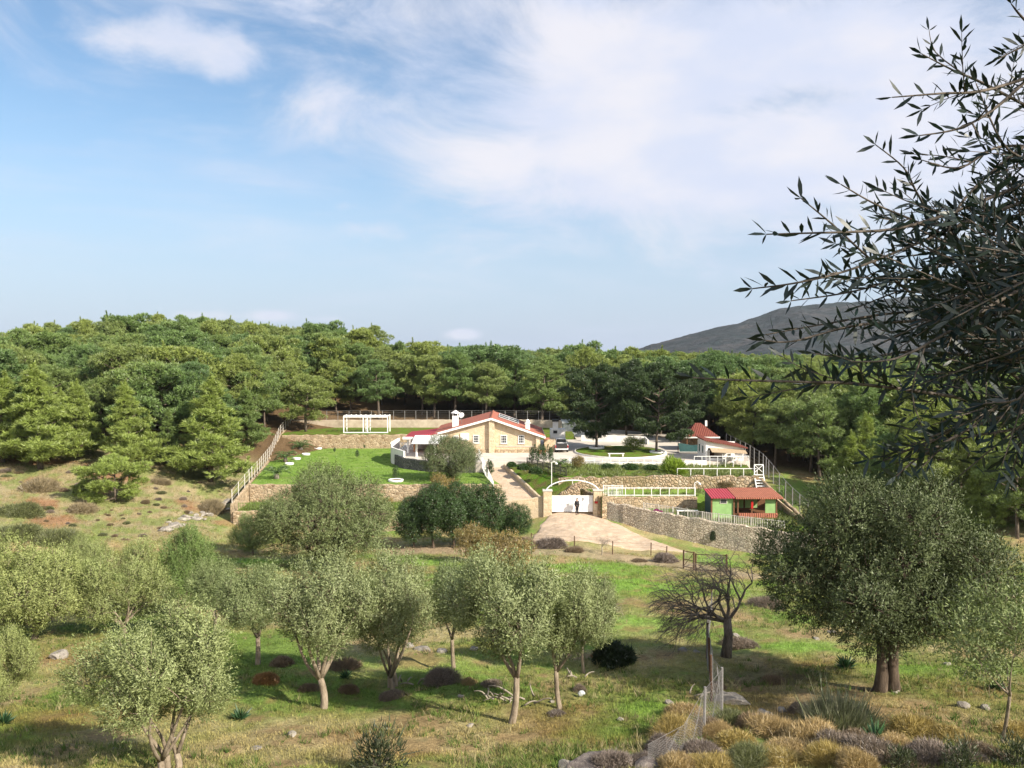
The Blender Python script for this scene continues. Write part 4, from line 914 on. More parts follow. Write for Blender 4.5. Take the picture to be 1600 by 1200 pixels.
# green hut -------------------------------------------------------------
h = thing('green_hut', 'bright green hut with a red metal and a terracotta roof', 'hut', (24, 87.5, ZT1))
hx0, hx1, hx2, hy0, hy1 = 20.8, 23.1, 27.65, 86.4, 89.4; zt = ZT1 + 2.1
MB().box(hx0, hx1, hy0, hy0 + .1, ZT1 - .4, zt).build('front_wall', M['green'], h); MB().prism([(hx0, hy0 + .1), (hx0 + .1, hy0 + .1), (hx0 + .1, hy1), (hx0, hy1)], ZT1, [zt, zt, zt + .3, zt + .3]).build('side_wall', M['tarp'], h)
MB().box(hx0, hx2, hy1, hy1 + .1, ZT1, zt + .26).build('back_wall', M['wood'], h); MB().box(hx1 - .1, hx1, hy0 + .1, hy1, ZT1, zt).build('partition', M['wood'], h)
f = MB().box(hx0 + .85, hx0 + 1.6, hy0 - .05, hy0 - .003, zt - .6, zt - .1).build('window', M['offwhite'], h); MB().box(hx0 + .92, hx0 + 1.53, hy0 - .07, hy0 - .052, zt - .53, zt - .17).build('pane', M['glass'], f)
mb = MB()
for x in (hx0 - .02, hx1, hx1 + .42): mb.box(x - .08, x + .08, hy0 - .11, hy0 - .08, ZT1 - .4, zt)
mb.build('trim', M['wood'], h)
for x in (hx1 + 1.9, hx2 - .1): MB().bar((x, hy0 + .05, ZT1 - .4), (x, hy0 + .05, zt), .14, .14).build('post', M['wood'], h)
MB().box(hx1 + 3.3, hx2 - .18, hy0 + .02, hy0 + .1, ZT1 + .3, zt).build('panel', M['green'], h); MB().box(hx1 + .6, hx1 + 1.8, hy1 - .12, hy1 - .01, ZT1 + .5, ZT1 + 1.6).build('panel', M['green'], h)
MB().box(hx1 + 2.0, hx1 + 3.3, hy1 - .12, hy1 - .01, ZT1 + .5, ZT1 + 1.6).build('panel', M['green'], h)
MB().box(hx1 + .45, hx2, hy0 - .25, hy0, ZT1 - .35, ZT1 + .5).build('parapet', M['tile_hut'], h); MB().box(hx1 + .1, hx2, hy0 + .1, hy1 - .13, ZT1 + .1, ZT1 + .3).build('floor', M['wood'], h)
MB().box(hx1 + 1.78, hx1 + 2.0, hy0 - .14, hy0 - .03, ZT1 + 1.0, ZT1 + 1.75).build('red_cloth', M['red'], h)
MB().prism([(hx0 - .15, hy0 - .35), (hx1 + .08, hy0 - .35), (hx1 + .08, hy1 + .2), (hx0 - .1, hy1 + .2)], [zt - .02, zt - .02, zt + .34, zt + .34], [zt + .08, zt + .08, zt + .44, zt + .44]).build('metal_roof', M['redtin'], h)
MB().prism([(hx1 + .1, hy0 - .5), (hx2 + .45, hy0 - .5), (hx2 + .3, hy1 + .3), (hx1 + .1, hy1 + .3)], [zt - .05, zt - .05, zt + .36, zt + .36], [zt + .11, zt + .11, zt + .52, zt + .52]).build('tiled_roof', M['tile_hut'], h)
s = thing('slide', 'weathered plank slide sloping down right of the hut', 'slide', (28.4, 88, ZT1))
MB().bar((28.0, 88.6, ZT1 + 1.7), (30.2, 86.2, ZT1 - .3), .6, .08).build('chute', M['plank'], s); MB().bar((27.8, 88.4, ZT1 + 1.85), (30.0, 86.0, ZT1 - .15), .07, .2).build('rail', M['plank'], s)
MB().tube([(28.1, 88.6, ZT1), (28.1, 88.6, ZT1 + 1.65)], .06, 6).build('support', M['wood'], s); MB().tube([(29.6, 86.9, ZT1 - .3), (29.6, 86.9, ZT1 + .28)], .06, 6).build('support', M['wood'], s)
g = thing('goal_frame', 'light green metal frame standing beside the slide', 'frame', (29.0, 90, ZT1)); mb = MB()
for (a, b) in (((28.6, 90.4, ZT1), (28.6, 90.4, ZT1 + 2.7)), ((29.4, 90.0, ZT1), (29.4, 90.0, ZT1 + 2.7)), ((28.6, 90.4, ZT1 + 2.7), (29.4, 90.0, ZT1 + 2.7))): mb.bar(a, b, .08, .08)
mb.build('bars', M['lime'], g)
b = thing('bench', 'white bench behind the picket fence left of the hut', 'bench', (18.4, 87.6, -17.5))
MB().box(17.4, 19.6, 87.3, 87.7, -17.1, -17.03).build('seat', M['white'], b)
for x in (17.5, 19.5): MB().box(x - .05, x + .05, 87.35, 87.65, -17.55, -17.1).build('leg', M['white'], b)
b = thing('bench', 'white bench on the front edge of the round island lawn', 'bench', (14.2, 112, ZP))
MB().box(12.9, 15.1, 111.6, 112.0, ZP + .5, ZP + .57).build('seat', M['white'], b)
for x in (13.1, 14.9): MB().box(x - .08, x + .08, 111.65, 111.95, ZP + .1, ZP + .5).build('leg', M['white'], b)
# kerb wall along the yard front
wall('kerb', [(6.5, 107.75), (8, 107.6), (12, 106.5), (20.4, 106.3), (25, 107.0)], [-14.35] * 5, [-15.5] * 5, .25, M['kerbw'], 'low white kerb along the front edge of the drive', 'kerb', rough=.01)
wall('kerb', isl[:] + [isl[0]], [ZP + .2] * 41, [ZP - .3] * 41, .14, M['kerbw'], 'white kerb ring around the round island lawn', 'kerb', rough=.005)
wall('patio_wall', [(11, 132), (16, 131), (20.8, 130), (20.8, 127)], [-13.7, -13.6, -13.7, -13.9], [-15.5] * 4, .25, M['plaster'], 'low white wall behind the island pines', rough=.02)
# planters
def planter(x, y, z, r, label):
    o = thing('planter_ring', label, 'planter', (x, y, z)); MB().lathe([(r, -.05), (r * 1.04, .2), (r, .26), (r * .86, .25), (r * .84, .15)], (0, 0, 0), 22).build('ring', M['white'], o, True, 0, False)
    MB().lathe([(r * .83, .05), (r * .83, .17)], (0, 0, 0), 22).build('soil', M['wood'], o, False, 0, False)
planter(12.3, 121.0, ZP + .14, 1.1, 'white ring planter around the left island pine'); planter(20.3, 115.8, ZP + .14, 1.1, 'white ring planter around the right island pine')
for (px, py, lab) in ((452, 726, 'nearest the small palm'), (463, 718, 'second from the front'), (478, 711, 'third from the front'), (497, 702, 'farthest back')):
    q = W(px, py, 1); D = ZL / q.z; planter(q.x * D, D, ZL, .6, 'white planter ring along the left lawn edge, ' + lab)
q = W(617, 754, 1); planter(q.x * ZL / q.z, ZL / q.z + .9, ZL, .9, 'white planter ring with a sapling near the front lawn edge')
# lamp posts
def lamp(x, y, z, hh, label):
    l = thing('lamp_post', label, 'lamp', (x, y, z)); MB().tube([(x, y, z - .1), (x, y, z + hh), (x + .25, y, z + hh + .12), (x + .55, y, z + hh)], .045, 6).build('pole', M['white'], l)
    MB().lathe([(.02, .2), (.14, .12), (.16, 0), (.05, -.04)], (x + .55, y, z + hh - .2), 10).build('lamp_shade', M['white'], l, True)
lamp(4.6, 96.6, ZT2 - 1.6, 3.3, 'white hooked lamp post above the left gate pillar'); lamp(20.2, 91.8, -17.4, 2.6, 'thin pale lamp post left of the green hut')

# pickup truck -----------------------------------------------------------
t = thing('pickup_truck', 'silver pickup truck with a black tailgate parked beside the house', 'truck', (7.0, 118.8, ZP))
x, y = 7.0, 116.8   # rear bumper at y
def tb(a, b, c, d, e, f, name, mat, par=t, bev=.03): return MB().box(x + a, x + b, y + c, y + d, ZP + e, ZP + f).build(name, mat, par, bevel=bev)
body = tb(-.92, .92, .12, 5.1, .45, 1.12, 'body', M['carpaint'], bev=.08)
MB().add([(x - .84, y + 1.75, ZP + 1.12), (x + .84, y + 1.75, ZP + 1.12), (x + .84, y + 3.9, ZP + 1.12), (x - .84, y + 3.9, ZP + 1.12), (x - .68, y + 2.0, ZP + 1.82), (x + .68, y + 2.0, ZP + 1.82), (x + .68, y + 3.2, ZP + 1.82), (x - .68, y + 3.2, ZP + 1.82)],
         [(3, 2, 1, 0), (4, 5, 6, 7), (0, 1, 5, 4), (1, 2, 6, 5), (2, 3, 7, 6), (3, 0, 4, 7)]).build('cab', M['carpaint'], t, bevel=.05)
tb(-.62, .62, 1.80, 1.84, 1.25, 1.68, 'rear_window', M['glass']).location = (0, 0, 0)
tb(-.8, .8, .08, .12, .62, 1.14, 'tailgate', M['dark']); tb(-.9, .9, -.02, .10, .42, .56, 'bumper', M['carpaint'])
for sx in (-1, 1):
    tb(min(sx * .8, sx * .92), max(sx * .8, sx * .92), .07, .119, .7, 1.05, 'tail_light', M['red'])
    tb(min(sx * .86, sx * 1.02), max(sx * .86, sx * 1.02), 3.3, 3.45, 1.2, 1.35, 'mirror', M['dark'])
    MB().add([(x + sx * .86, y + 1.9, ZP + 1.2), (x + sx * .86, y + 3.6, ZP + 1.2), (x + sx * .71, y + 3.15, ZP + 1.72), (x + sx * .71, y + 2.05, ZP + 1.72)], [(0, 1, 2, 3)]).build('side_window', M['glass'], t)
    for yy in (.95, 4.1):
        w_ = thing('wheel', None, None, (0, 0, 0)); w_.parent = t; w_.location = (0, 0, 0)
        MB().tube([(x + sx * .70, y + yy, ZP + .38), (x + sx * .96, y + yy, ZP + .38)], .38, 18).build('tyre', M['tyre'], w_)
        MB().tube([(x + sx * .95, y + yy, ZP + .38), (x + sx * .975, y + yy, ZP + .38)], .22, 14).build('rim', M['carpaint'], w_)
tb(-.78, .78, .14, 1.7, 1.121, 1.16, 'bed_cover', M['dark'])
mb = MB()
for sx in (-1, 1): mb.tube([(x + sx * .7, y + 1.7, ZP + 1.1), (x + sx * .6, y + 1.55, ZP + 1.75)], .04, 6)
mb.tube([(x - .6, y + 1.55, ZP + 1.75), (x + .6, y + 1.55, ZP + 1.75)], .04, 6); mb.build('roll_bar', M['dark'], t)

# person at the gate ------------------------------------------------------
def person(loc, rz_):
    p = thing('person', 'person in dark clothes standing in front of the white gate', 'person', loc, rz_)
    V = []; E = []; Rr = []
    def v_(x, y, z, r): V.append((x, y, z)); Rr.append(r); return len(V) - 1
    pel = v_(0, 0, .95, .14); sp_ = v_(0, .0, 1.15, .125); ch = v_(0, .01, 1.36, .15); nk = v_(0, .01, 1.52, .06); hd = v_(0, -.01, 1.62, .085); tp = v_(0, -.01, 1.72, .075)
    E += [(pel, sp_), (sp_, ch), (ch, nk), (nk, hd), (hd, tp)]
    nose = v_(0, -.095, 1.635, .018); E.append((hd, nose))
    for s_ in (-1, 1):
        hip = v_(s_ * .1, 0, .9, .095); kn = v_(s_ * .11, -.02, .5, .062); an = v_(s_ * .12, .02, .09, .042); toe = v_(s_ * .14, -.14, .04, .035)
        E += [(pel, hip), (hip, kn), (kn, an), (an, toe)]
        shd = v_(s_ * .19, .01, 1.42, .065); el = v_(s_ * .26, .03, 1.14, .045); wr = v_(s_ * .25, -.06, .9, .03); pa = v_(s_ * .25, -.08, .82, .034)
        E += [(ch, shd), (shd, el), (el, wr), (wr, pa)]
        ear = v_(s_ * .085, 0, 1.63, .015); E.append((hd, ear))
        for i in range(4):
            a = v_(s_ * .25, -.115 + .022 * i, .765, .0095); b_ = v_(s_ * .243, -.118 + .022 * i, .72 + abs(i - 1.3) * .01, .0085); E += [(pa, a), (a, b_)]
        th_ = v_(s_ * .235, -.125, .80, .011); E.append((pa, th_))
    def skin(name, vs, es, rs_, mat, add=0.0, sub=2, root=0):
        me = bpy.data.meshes.new(name); me.from_pydata(vs, es, []); o = link(name, me, mat, p)
        m = o.modifiers.new('skin', 'SKIN'); lay = me.skin_vertices[0] if me.skin_vertices else None
        if lay is None:
            bm = bmesh.new(); bm.from_mesh(me); bm.verts.layers.skin.verify(); bm.to_mesh(me); bm.free(); lay = me.skin_vertices[0]
        for i, r_ in enumerate(rs_): lay.data[i].radius = (r_ + add,) * 2; lay.data[i].use_root = i == root
        ss = o.modifiers.new('sub', 'SUBSURF'); ss.levels = ss.render_levels = sub; m.use_smooth_shade = True
        return o
    skin('body', V, E, Rr, M['skin'])
    idx = {}
    def part(name, keep, mat, add):
        mp = {k: i for i, k in enumerate(keep)}
        skin(name, [V[k] for k in keep], [(mp[a], mp[b]) for a, b in E if a in mp and b in mp], [Rr[k] for k in keep], mat, add)
    legs = [i for i, q in enumerate(V) if .07 < q[2] <= .96 and abs(q[0]) < .15]; arms = [i for i, q in enumerate(V) if q[2] > .88 and (q[2] < 1.47) and i not in legs and abs(q[0]) > .15]
    part('trousers', legs, M['black'], .028); part('jacket', [pel, sp_, ch, nk] + arms, M['black'], .034)
    skin('hair', [(0, .02, 1.715), (0, .055, 1.64), (0, -.02, 1.735)], [(0, 1), (0, 2)], [.082, .062, .07], M['hair'])
    for s_ in (-1, 1):
        MB().box(s_ * .12 - .05, s_ * .12 + .05, -.2, .07, 0, .09).build('shoe', M['dark'], p, False, .03, False)
        MB().lathe([(.002, -.012), (.012, 0), (.002, .012)], (s_ * .033, -.093, 1.655), 8).build('eye', M['dark'], p, True, 0, False)
    MB().box(-.025, .025, -.098, -.085, 1.575, 1.585).build('mouth', M['pot'], p, False, 0, False)
person((7.15, 91.3, H(7.15, 91.3) + .1), R(35))

# ------------------------------------------------------------------ vegetation generators
def unit(v): return v / np.maximum(np.linalg.norm(v, axis=-1, keepdims=True), 1e-9)
def blades(B, D, L, w, rs, n=3, Nn=None, jit=.55):
    """thin triangles (n=3) or folded leaf diamonds (n=4) from base points B along D"""
    r = unit(rs.normal(size=B.shape)) if Nn is None else unit(Nn + rs.normal(0, jit, B.shape)); s = unit(np.cross(D, r)) * (np.asarray(w).reshape(-1, 1) / 2 if hasattr(w, '__len__') else w / 2)
    T = B + D * (np.asarray(L).reshape(-1, 1) if hasattr(L, '__len__') else L)
    if n == 3: return np.stack([B - s, B + s, T], 1)
    mid = B * .55 + T * .45
    return np.stack([B, mid - s, T, mid + s], 1)
def curve(a, b, sag, rs, n=5):
    a, b = np.array(a, float), np.array(b, float); t = np.linspace(0, 1, n)[:, None]; l = np.linalg.norm(b - a)
    off = rs.normal(0, .05 * l, 3) + np.array((0, 0, sag * l)); return a + (b - a) * t + off * (np.sin(np.pi * t))
def finish_tree(name, cat, trunk, leaves, n, leafmat, barkmat, label='', leafname='crown', smooth=True):
    t = thing(name, label, cat)
    o = trunk.build('trunk', barkmat, t, smooth, 0, False)
    link(leafname, fast_mesh(leafname, leaves, n), leafmat, t)
    return t

def pine(seed, Ht, Rc, t0, kind, leafmat, ntuft=1300, name='pine_tree'):
    rs = np.random.RandomState(seed); tr = MB(); bend = rs.normal(0, .35, 2)
    tp = lambda t: np.array((bend[0] * t * t + .15 * math.sin(5 * t + seed), bend[1] * t * t, Ht * t * .97))
    tr.tube([tp(t) - np.array((0, 0, .4 * (t == 0))) for t in np.linspace(0, 1, 9)], [max(.03, .019 * Ht * (1 - t) ** .8 + .02) for t in np.linspace(0, 1, 9)], 7)
    Bs, Ds, Ls, Ns = [], [], [], []; nl = int(20 if kind != 'young' else 38); clumps = []
    for i in range(nl):
        f = (i + .5) / nl; t = t0 + (1 - t0) * f; az = i * 2.4 + rs.uniform(-.5, .5)
        if kind == 'young': prof = (1 - f) ** 1.05 * 1.08 + .06
        elif kind == 'umbrella': prof = .55 + .6 * math.sin(math.pi * min(1, f * .75 + .25)) if f < .8 else .75 * (1 - f) / .2 + .25
        else: prof = (math.sin(math.pi * min(1, .18 + .82 * f) ** .9) * .9 + .2)
        L = Rc * prof * rs.uniform(.65, 1.2); up = rs.uniform(.05, .35) + (.5 if kind != 'young' else .25) * f
        a = tp(t); e = a + np.array((math.cos(az) * L, math.sin(az) * L, L * up))
        C = curve(a, e, -.06, rs, 5); tr.tube(C, [.035 + .018 * L * (1 - k) for k in np.linspace(0, 1, 5)], 4)
        nc = max(2, int(L / (.62 if kind == 'young' else .85)))
        for k in range(nc):
            s = .38 + .62 * (k + .7) / nc if nc > 1 else 1; p = C[0] + (C[-1] - C[0]) * min(s, 1) + (C[2] - (C[0] + C[-1]) / 2) * math.sin(math.pi * min(s, 1))
            side = np.array((-math.sin(az), math.cos(az), 0)) * rs.normal(0, .28 * L * s * .8)
            clumps.append((p + side + np.array((0, 0, rs.uniform(0, .3))), (.45 + .25 * rs.rand()) * (1.5 if kind != 'young' else 1.15 * (1 - .6 * f))))
    clumps.append((tp(1.0) + np.array((0, 0, .1)), .5 if kind != 'young' else .25)); per = max(14, int(ntuft * 2.9) // len(clumps))
    for c, r in clumps:
        d = unit(rs.normal(size=(per, 3)) * np.array((1, 1, .8)) + np.array((0, 0, .45))); q = c + d * r * np.array((1.2, 1.2, .6)) * (rs.uniform(.25, 1, (per, 1)) ** .5)
        dirs = unit(d + np.array((0, 0, .35)))
        if rs.rand() < (.45 if kind != 'young' else .75):                       # upright shoot tips
            m_ = 26; hh_ = rs.uniform(.5, 1.1); s_ = rs.rand(m_, 1); tipb = c + np.array((rs.normal(0, r * .5), rs.normal(0, r * .5), r * .35)) + np.array((rs.normal(0, .12), rs.normal(0, .12), 1.0)) * s_ * hh_
            Bs.append(np.repeat(tipb, 6, 0)); Ds.append(unit(rs.normal(0, .8, (m_ * 6, 3)) + np.array((0, 0, .9)))); Ls.append(rs.uniform(.15, .32, m_ * 6)); Ns.append(unit(rs.normal(0, .6, (m_ * 6, 3)) + np.array((0, 0, .8))))
        for b in range(12):
            Bs.append(q + rs.normal(0, .05, q.shape)); Ds.append(unit(dirs + rs.normal(0, .6, q.shape))); Ls.append(rs.uniform(.22, .42, per)); Ns.append(unit(d * np.array((.9, .9, 1.4)) + np.array((0, 0, .25))))
    B = np.concatenate(Bs); D = np.concatenate(Ds); L = np.concatenate(Ls)
    return finish_tree(name, 'pine tree', tr, blades(B, D, L, rs.uniform(.035, .06, len(B)) * (1.6 if kind == 'umbrella' else 1), rs, 3, np.concatenate(Ns), .5), 3, leafmat, M['bark_pine'])

def broad(seed, Ht, Rc, th, nlimb, nspray, leaf, lw, leafmat, barkmat, trunk_r=.14, name='olive_tree', cat='olive tree', lumps=14, per=14, spray_len=.42, upward=.6, squash=1.0, hw=1.0, trunks=1, lean=(0, 0), shell=.55, base_h=None, lump_r=(.34, .52), leafname='crown'):
    """broadleaf tree: forked trunk, limbs to the lumps of the crown, leafy sprays through every lump"""
    rs = np.random.RandomState(seed); tr = MB(); cz0 = th if base_h is None else base_h; ch = (Ht - cz0) / 2; cc = np.array((lean[0], lean[1], cz0 + ch))
    forks = []
    for k in range(trunks):
        a = 2 * math.pi * k / trunks + seed; o = np.array((math.cos(a), math.sin(a), 0)) * trunk_r * (1.12 if trunks > 1 else 0)
        top = o * 1.3 + np.array((lean[0] * .3 + rs.normal(0, .12 * th), lean[1] * .3 + rs.normal(0, .12 * th), th))
        C = curve(o + np.array((0, 0, -.3)), top, 0, rs, 6); tr.tube(C, [trunk_r * ((1.55 if trunks == 1 else 1.25), 1.08, .95, .9, .86, .8)[j] for j in range(6)], 9); forks.append(top)
    lim = []
    for i in range(nlimb):
        a = 2.4 * i + rs.uniform(-.4, .4) + seed; f0 = forks[i % trunks]; e = cc + np.array((math.cos(a) * Rc * .5, math.sin(a) * Rc * .5, -ch * .25 + rs.uniform(-.2, .2) * ch))
        C = curve(f0 - np.array((0, 0, .08)), e, rs.uniform(-.12, .05), rs, 6); tr.tube(C, [trunk_r * (.62, .52, .44, .36, .28, .2)[j] for j in range(6)], 6); lim.append(C)
    Bs, Ds, Ls, Ns = [], [], [], []; LC = []
    for i in range(lumps):
        a = 2.4 * i + rs.uniform(-.3, .3); zf = 1 - 2 * (i + .5) / lumps; rr = (math.sqrt(max(0, 1 - zf * zf)) * .70 + .04) * rs.uniform(.75, 1.3); zf = zf * .68 + rs.uniform(-.12, .14)
        LC.append((cc + np.array((math.cos(a) * rr * Rc, math.sin(a) * rr * Rc, zf * ch)) * np.array((1, 1, 1)) + rs.normal(0, .05 * Rc, 3), rs.uniform(*lump_r)))
    for c, r in LC:
        C0 = min(lim, key=lambda C: np.linalg.norm(C[-1] - c)); j = rs.randint(3, 6); C = curve(C0[j], c, .04, rs, 4); tr.tube(C, [trunk_r * .22, trunk_r * .17, trunk_r * .12, trunk_r * .07], 5)
        n = int(nspray / lumps * (r / np.mean(lump_r)) ** 2); d = unit(rs.normal(size=(n, 3))); rad = rs.uniform(shell, 1.0, (n, 1)) ** .7
        p = c + d * rad * r * np.array((Rc * hw, Rc * hw, ch * squash * 1.05)); dirs = unit(d + np.array((0, 0, upward)) + rs.normal(0, .3, (n, 3)))
        sl = rs.uniform(.6, 1.2, n) * spray_len; lg = (rs.rand(n) < .1) & (p[:, 2] > cc[2]); sl[lg] *= rs.uniform(1.4, 2.0, lg.sum()); dirs[lg] = unit(dirs[lg] + np.array((0, 0, .9)))
        for j in range(0, n, 9): tr.tube([C[-1] * .45 + p[j] * .55 + rs.normal(0, .04, 3), p[j] + dirs[j] * sl[j] * .7], [trunk_r * .05 + .004, .004], 3, False)
        for k in range(per):
            s = (k + .5) / per; b = p + dirs * (sl * s)[:, None] + rs.normal(0, .03, p.shape); dd = unit(dirs * .75 + unit(rs.normal(size=p.shape)) * .85)
            Bs.append(b); Ds.append(dd); Ls.append(rs.uniform(.7, 1.25, n) * leaf); Ns.append(unit(d + .35 * unit(p - cc) + np.array((0, 0, .25))))
    B = np.concatenate(Bs); D = np.concatenate(Ds); L = np.concatenate(Ls)
    return finish_tree(name, cat, tr, blades(B, D, L, L * lw, rs, 4, np.concatenate(Ns), .42), 4, leafmat, barkmat, leafname=leafname)

def shrub(seed, name, cat, n=5200, L=(.07, .16), w=.013, mat=None, flat=.75, fuzz=.7, lumps=9, leafname='twigs', top=0.0):
    """low cushion of fine twigs; unit radius about 0.6 m"""
    rs = np.random.RandomState(seed); Bs = []; Ds = []; t = thing(name, '', cat)
    for i in range(lumps):
        a = 2.4 * i; c = np.array((math.cos(a), math.sin(a), 0)) * (.33 * math.sqrt(i / lumps)) ; r = rs.uniform(.28, .42)
        m = n // lumps; d = unit(rs.normal(size=(m, 3))); d[:, 2] = np.abs(d[:, 2]); Bs.append(c + d * r * np.array((1, 1, flat * 1.5)) * rs.uniform(.45, 1, (m, 1)) ** .4); Ds.append(unit(d + np.array((0, 0, top)) + rs.normal(0, fuzz, (m, 3))))
        k = m // 40; e = unit(rs.normal(size=(k, 3))); e[:, 2] = np.abs(e[:, 2]) + .2; Bs.append(c + e * r * .8); Ds.append(unit(e + rs.normal(0, .4, (k, 3))))
    B = np.concatenate(Bs); D = np.concatenate(Ds)
    link(leafname, fast_mesh(leafname, blades(B, D, rs.uniform(*L, len(B)) * np.where(rs.rand(len(B)) < .02, 2.2, 1), rs.uniform(.6, 1.3, len(B)) * w, rs, 3), 3), mat or M['shrub'], t)
    st = MB()
    for i in range(7): a = i * .9; st.tube([(0, 0, -.1), (.18 * math.cos(a), .18 * math.sin(a), .2), (.33 * math.cos(a), .33 * math.sin(a), .36)], [.02, .014, .006], 4)
    st.build('stems', M['bark_bare'], t, False, 0, False); return t

# ---- pines -----------------------------------------------------------------
mature = [pine(25, 9.5, 4.0, .3, 'umbrella', M['pine'], 1700), pine(26, 10.5, 3.6, .36, 'umbrella', M['pine'], 1700), pine(21, 10.5, 3.0, .26, 'mature', M['pine']), pine(22, 9.5, 3.3, .22, 'mature', M['pine']), pine(23, 11.5, 2.9, .3, 'mature', M['pine']), pine(24, 10.0, 3.2, .2, 'mature', M['pine'])]
def bright(*a): return pine(*a)
lone = pine(35, 6.5, 3.3, .06, 'mature', M['pine_lime'], 1500)
young = [pine(31, 8.5, 2.7, .06, 'young', M['pine_lime']), pine(32, 9.5, 2.7, .08, 'young', M['pine_lime'])]
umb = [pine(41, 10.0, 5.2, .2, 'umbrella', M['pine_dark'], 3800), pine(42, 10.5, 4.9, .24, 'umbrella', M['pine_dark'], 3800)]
def base(px, py=None, D=None):
    if D is None: return G(px, py)
    x = AT(px, D); return Vector((x, D, H(x, D)))
NOGO = []
def put(proto, p, top_py, h0_, label, group=None, rot=None, wide=1.0, dz=-.1, color=None):
    """stand a tree of native height h0_ at p, as tall as the photo shows"""
    wide *= 1.2 if h0_ in (8.5, 9.5) else 1; zt_ = W(0, top_py, p.y).z; s = max(.2, (zt_ - p.z) / h0_); NOGO.append((p.x, p.y))
    return place(proto, (p.x, p.y, p.z + dz), rot if rot is not None else random.uniform(0, 6.28), (s * wide, s * wide, s), label, group, color)
HAND = [  # (kind, px, D, top row, label)
    ('y', 200, 103, 598, 'tall pointed young pine at the forest edge, second from the bare slope', 1.05),
    ('y', 325, 106, 590, 'broad lime green pine with low skirts at the forest edge above the left fence', 1.25),
    ('y', 262, 108, 640, 'slim young pine tucked between the two taller ones at the forest edge', .9),
    ('y', 60, 101, 572, 'bushy light green pine at the left end of the forest edge', 1.25),
    ('y', 0, 103, 588, 'lime green pine cut by the left border of the photo', 1.2),
    ('y', 118, 107, 600, 'pale green pine between the bushy and the pointed pine', 1.1),
    ('y', 178, 91.5, 713, 'small lone pine standing on the dry left slope', 1.5),
    ('y', 127, 92.5, 752, 'dark low bushy pine left of the lone pine on the slope', 1.6),
    ('y', -60, 104, 580, 'pale green pine beyond the bushy pine on the far left', 1.1),
    ('y', 385, 121, 606, 'half hidden pine behind the top of the left fence', 1.1)]
for k, px, D, tp, lab, wd in HAND:
    if 'lone' in lab: put(lone, base(px, D=D), tp, 6.9, lab, None, 1.0, 1.25, color=(1.25, 1.2, 1.05, 1)); continue
    q = base(px, D=D); i = random.randint(0, 1); put(young[i], q, tp, (8.9, 9.9)[i], lab, None, None, wd * 1.15, color=(.5, .58, .55, 1) if 'dark' in lab else (.8, .85, .9, 1) if 'slim' in lab or 'half' in lab else (1.22, 1.16, 1.05, 1))
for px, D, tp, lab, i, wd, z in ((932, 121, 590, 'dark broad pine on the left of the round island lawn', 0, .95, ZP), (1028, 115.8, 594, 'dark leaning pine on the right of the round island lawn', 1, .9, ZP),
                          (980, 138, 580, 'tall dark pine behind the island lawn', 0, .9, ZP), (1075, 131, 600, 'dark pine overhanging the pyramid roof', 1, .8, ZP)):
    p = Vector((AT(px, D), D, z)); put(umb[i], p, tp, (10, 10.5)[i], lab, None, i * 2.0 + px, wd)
p = Vector((AT(477, 139), 139, -13.8)); put(mature[3], p, 592, 9.5, 'wide pine leaning over the left end of the back lawn', None, 1.2, 1.15)
for px, D, tp, lab in ((848, 149, 560, 'pine with a tall bare pale trunk behind the solar panels'), (760, 152, 570, 'bright green pine just behind the tall house chimney'), (590, 153, 565, 'bright green pine standing behind the pergola')):
    q = base(px, D=D); put(mature[4], q, tp, 11.5, lab, None, None, 1.2)

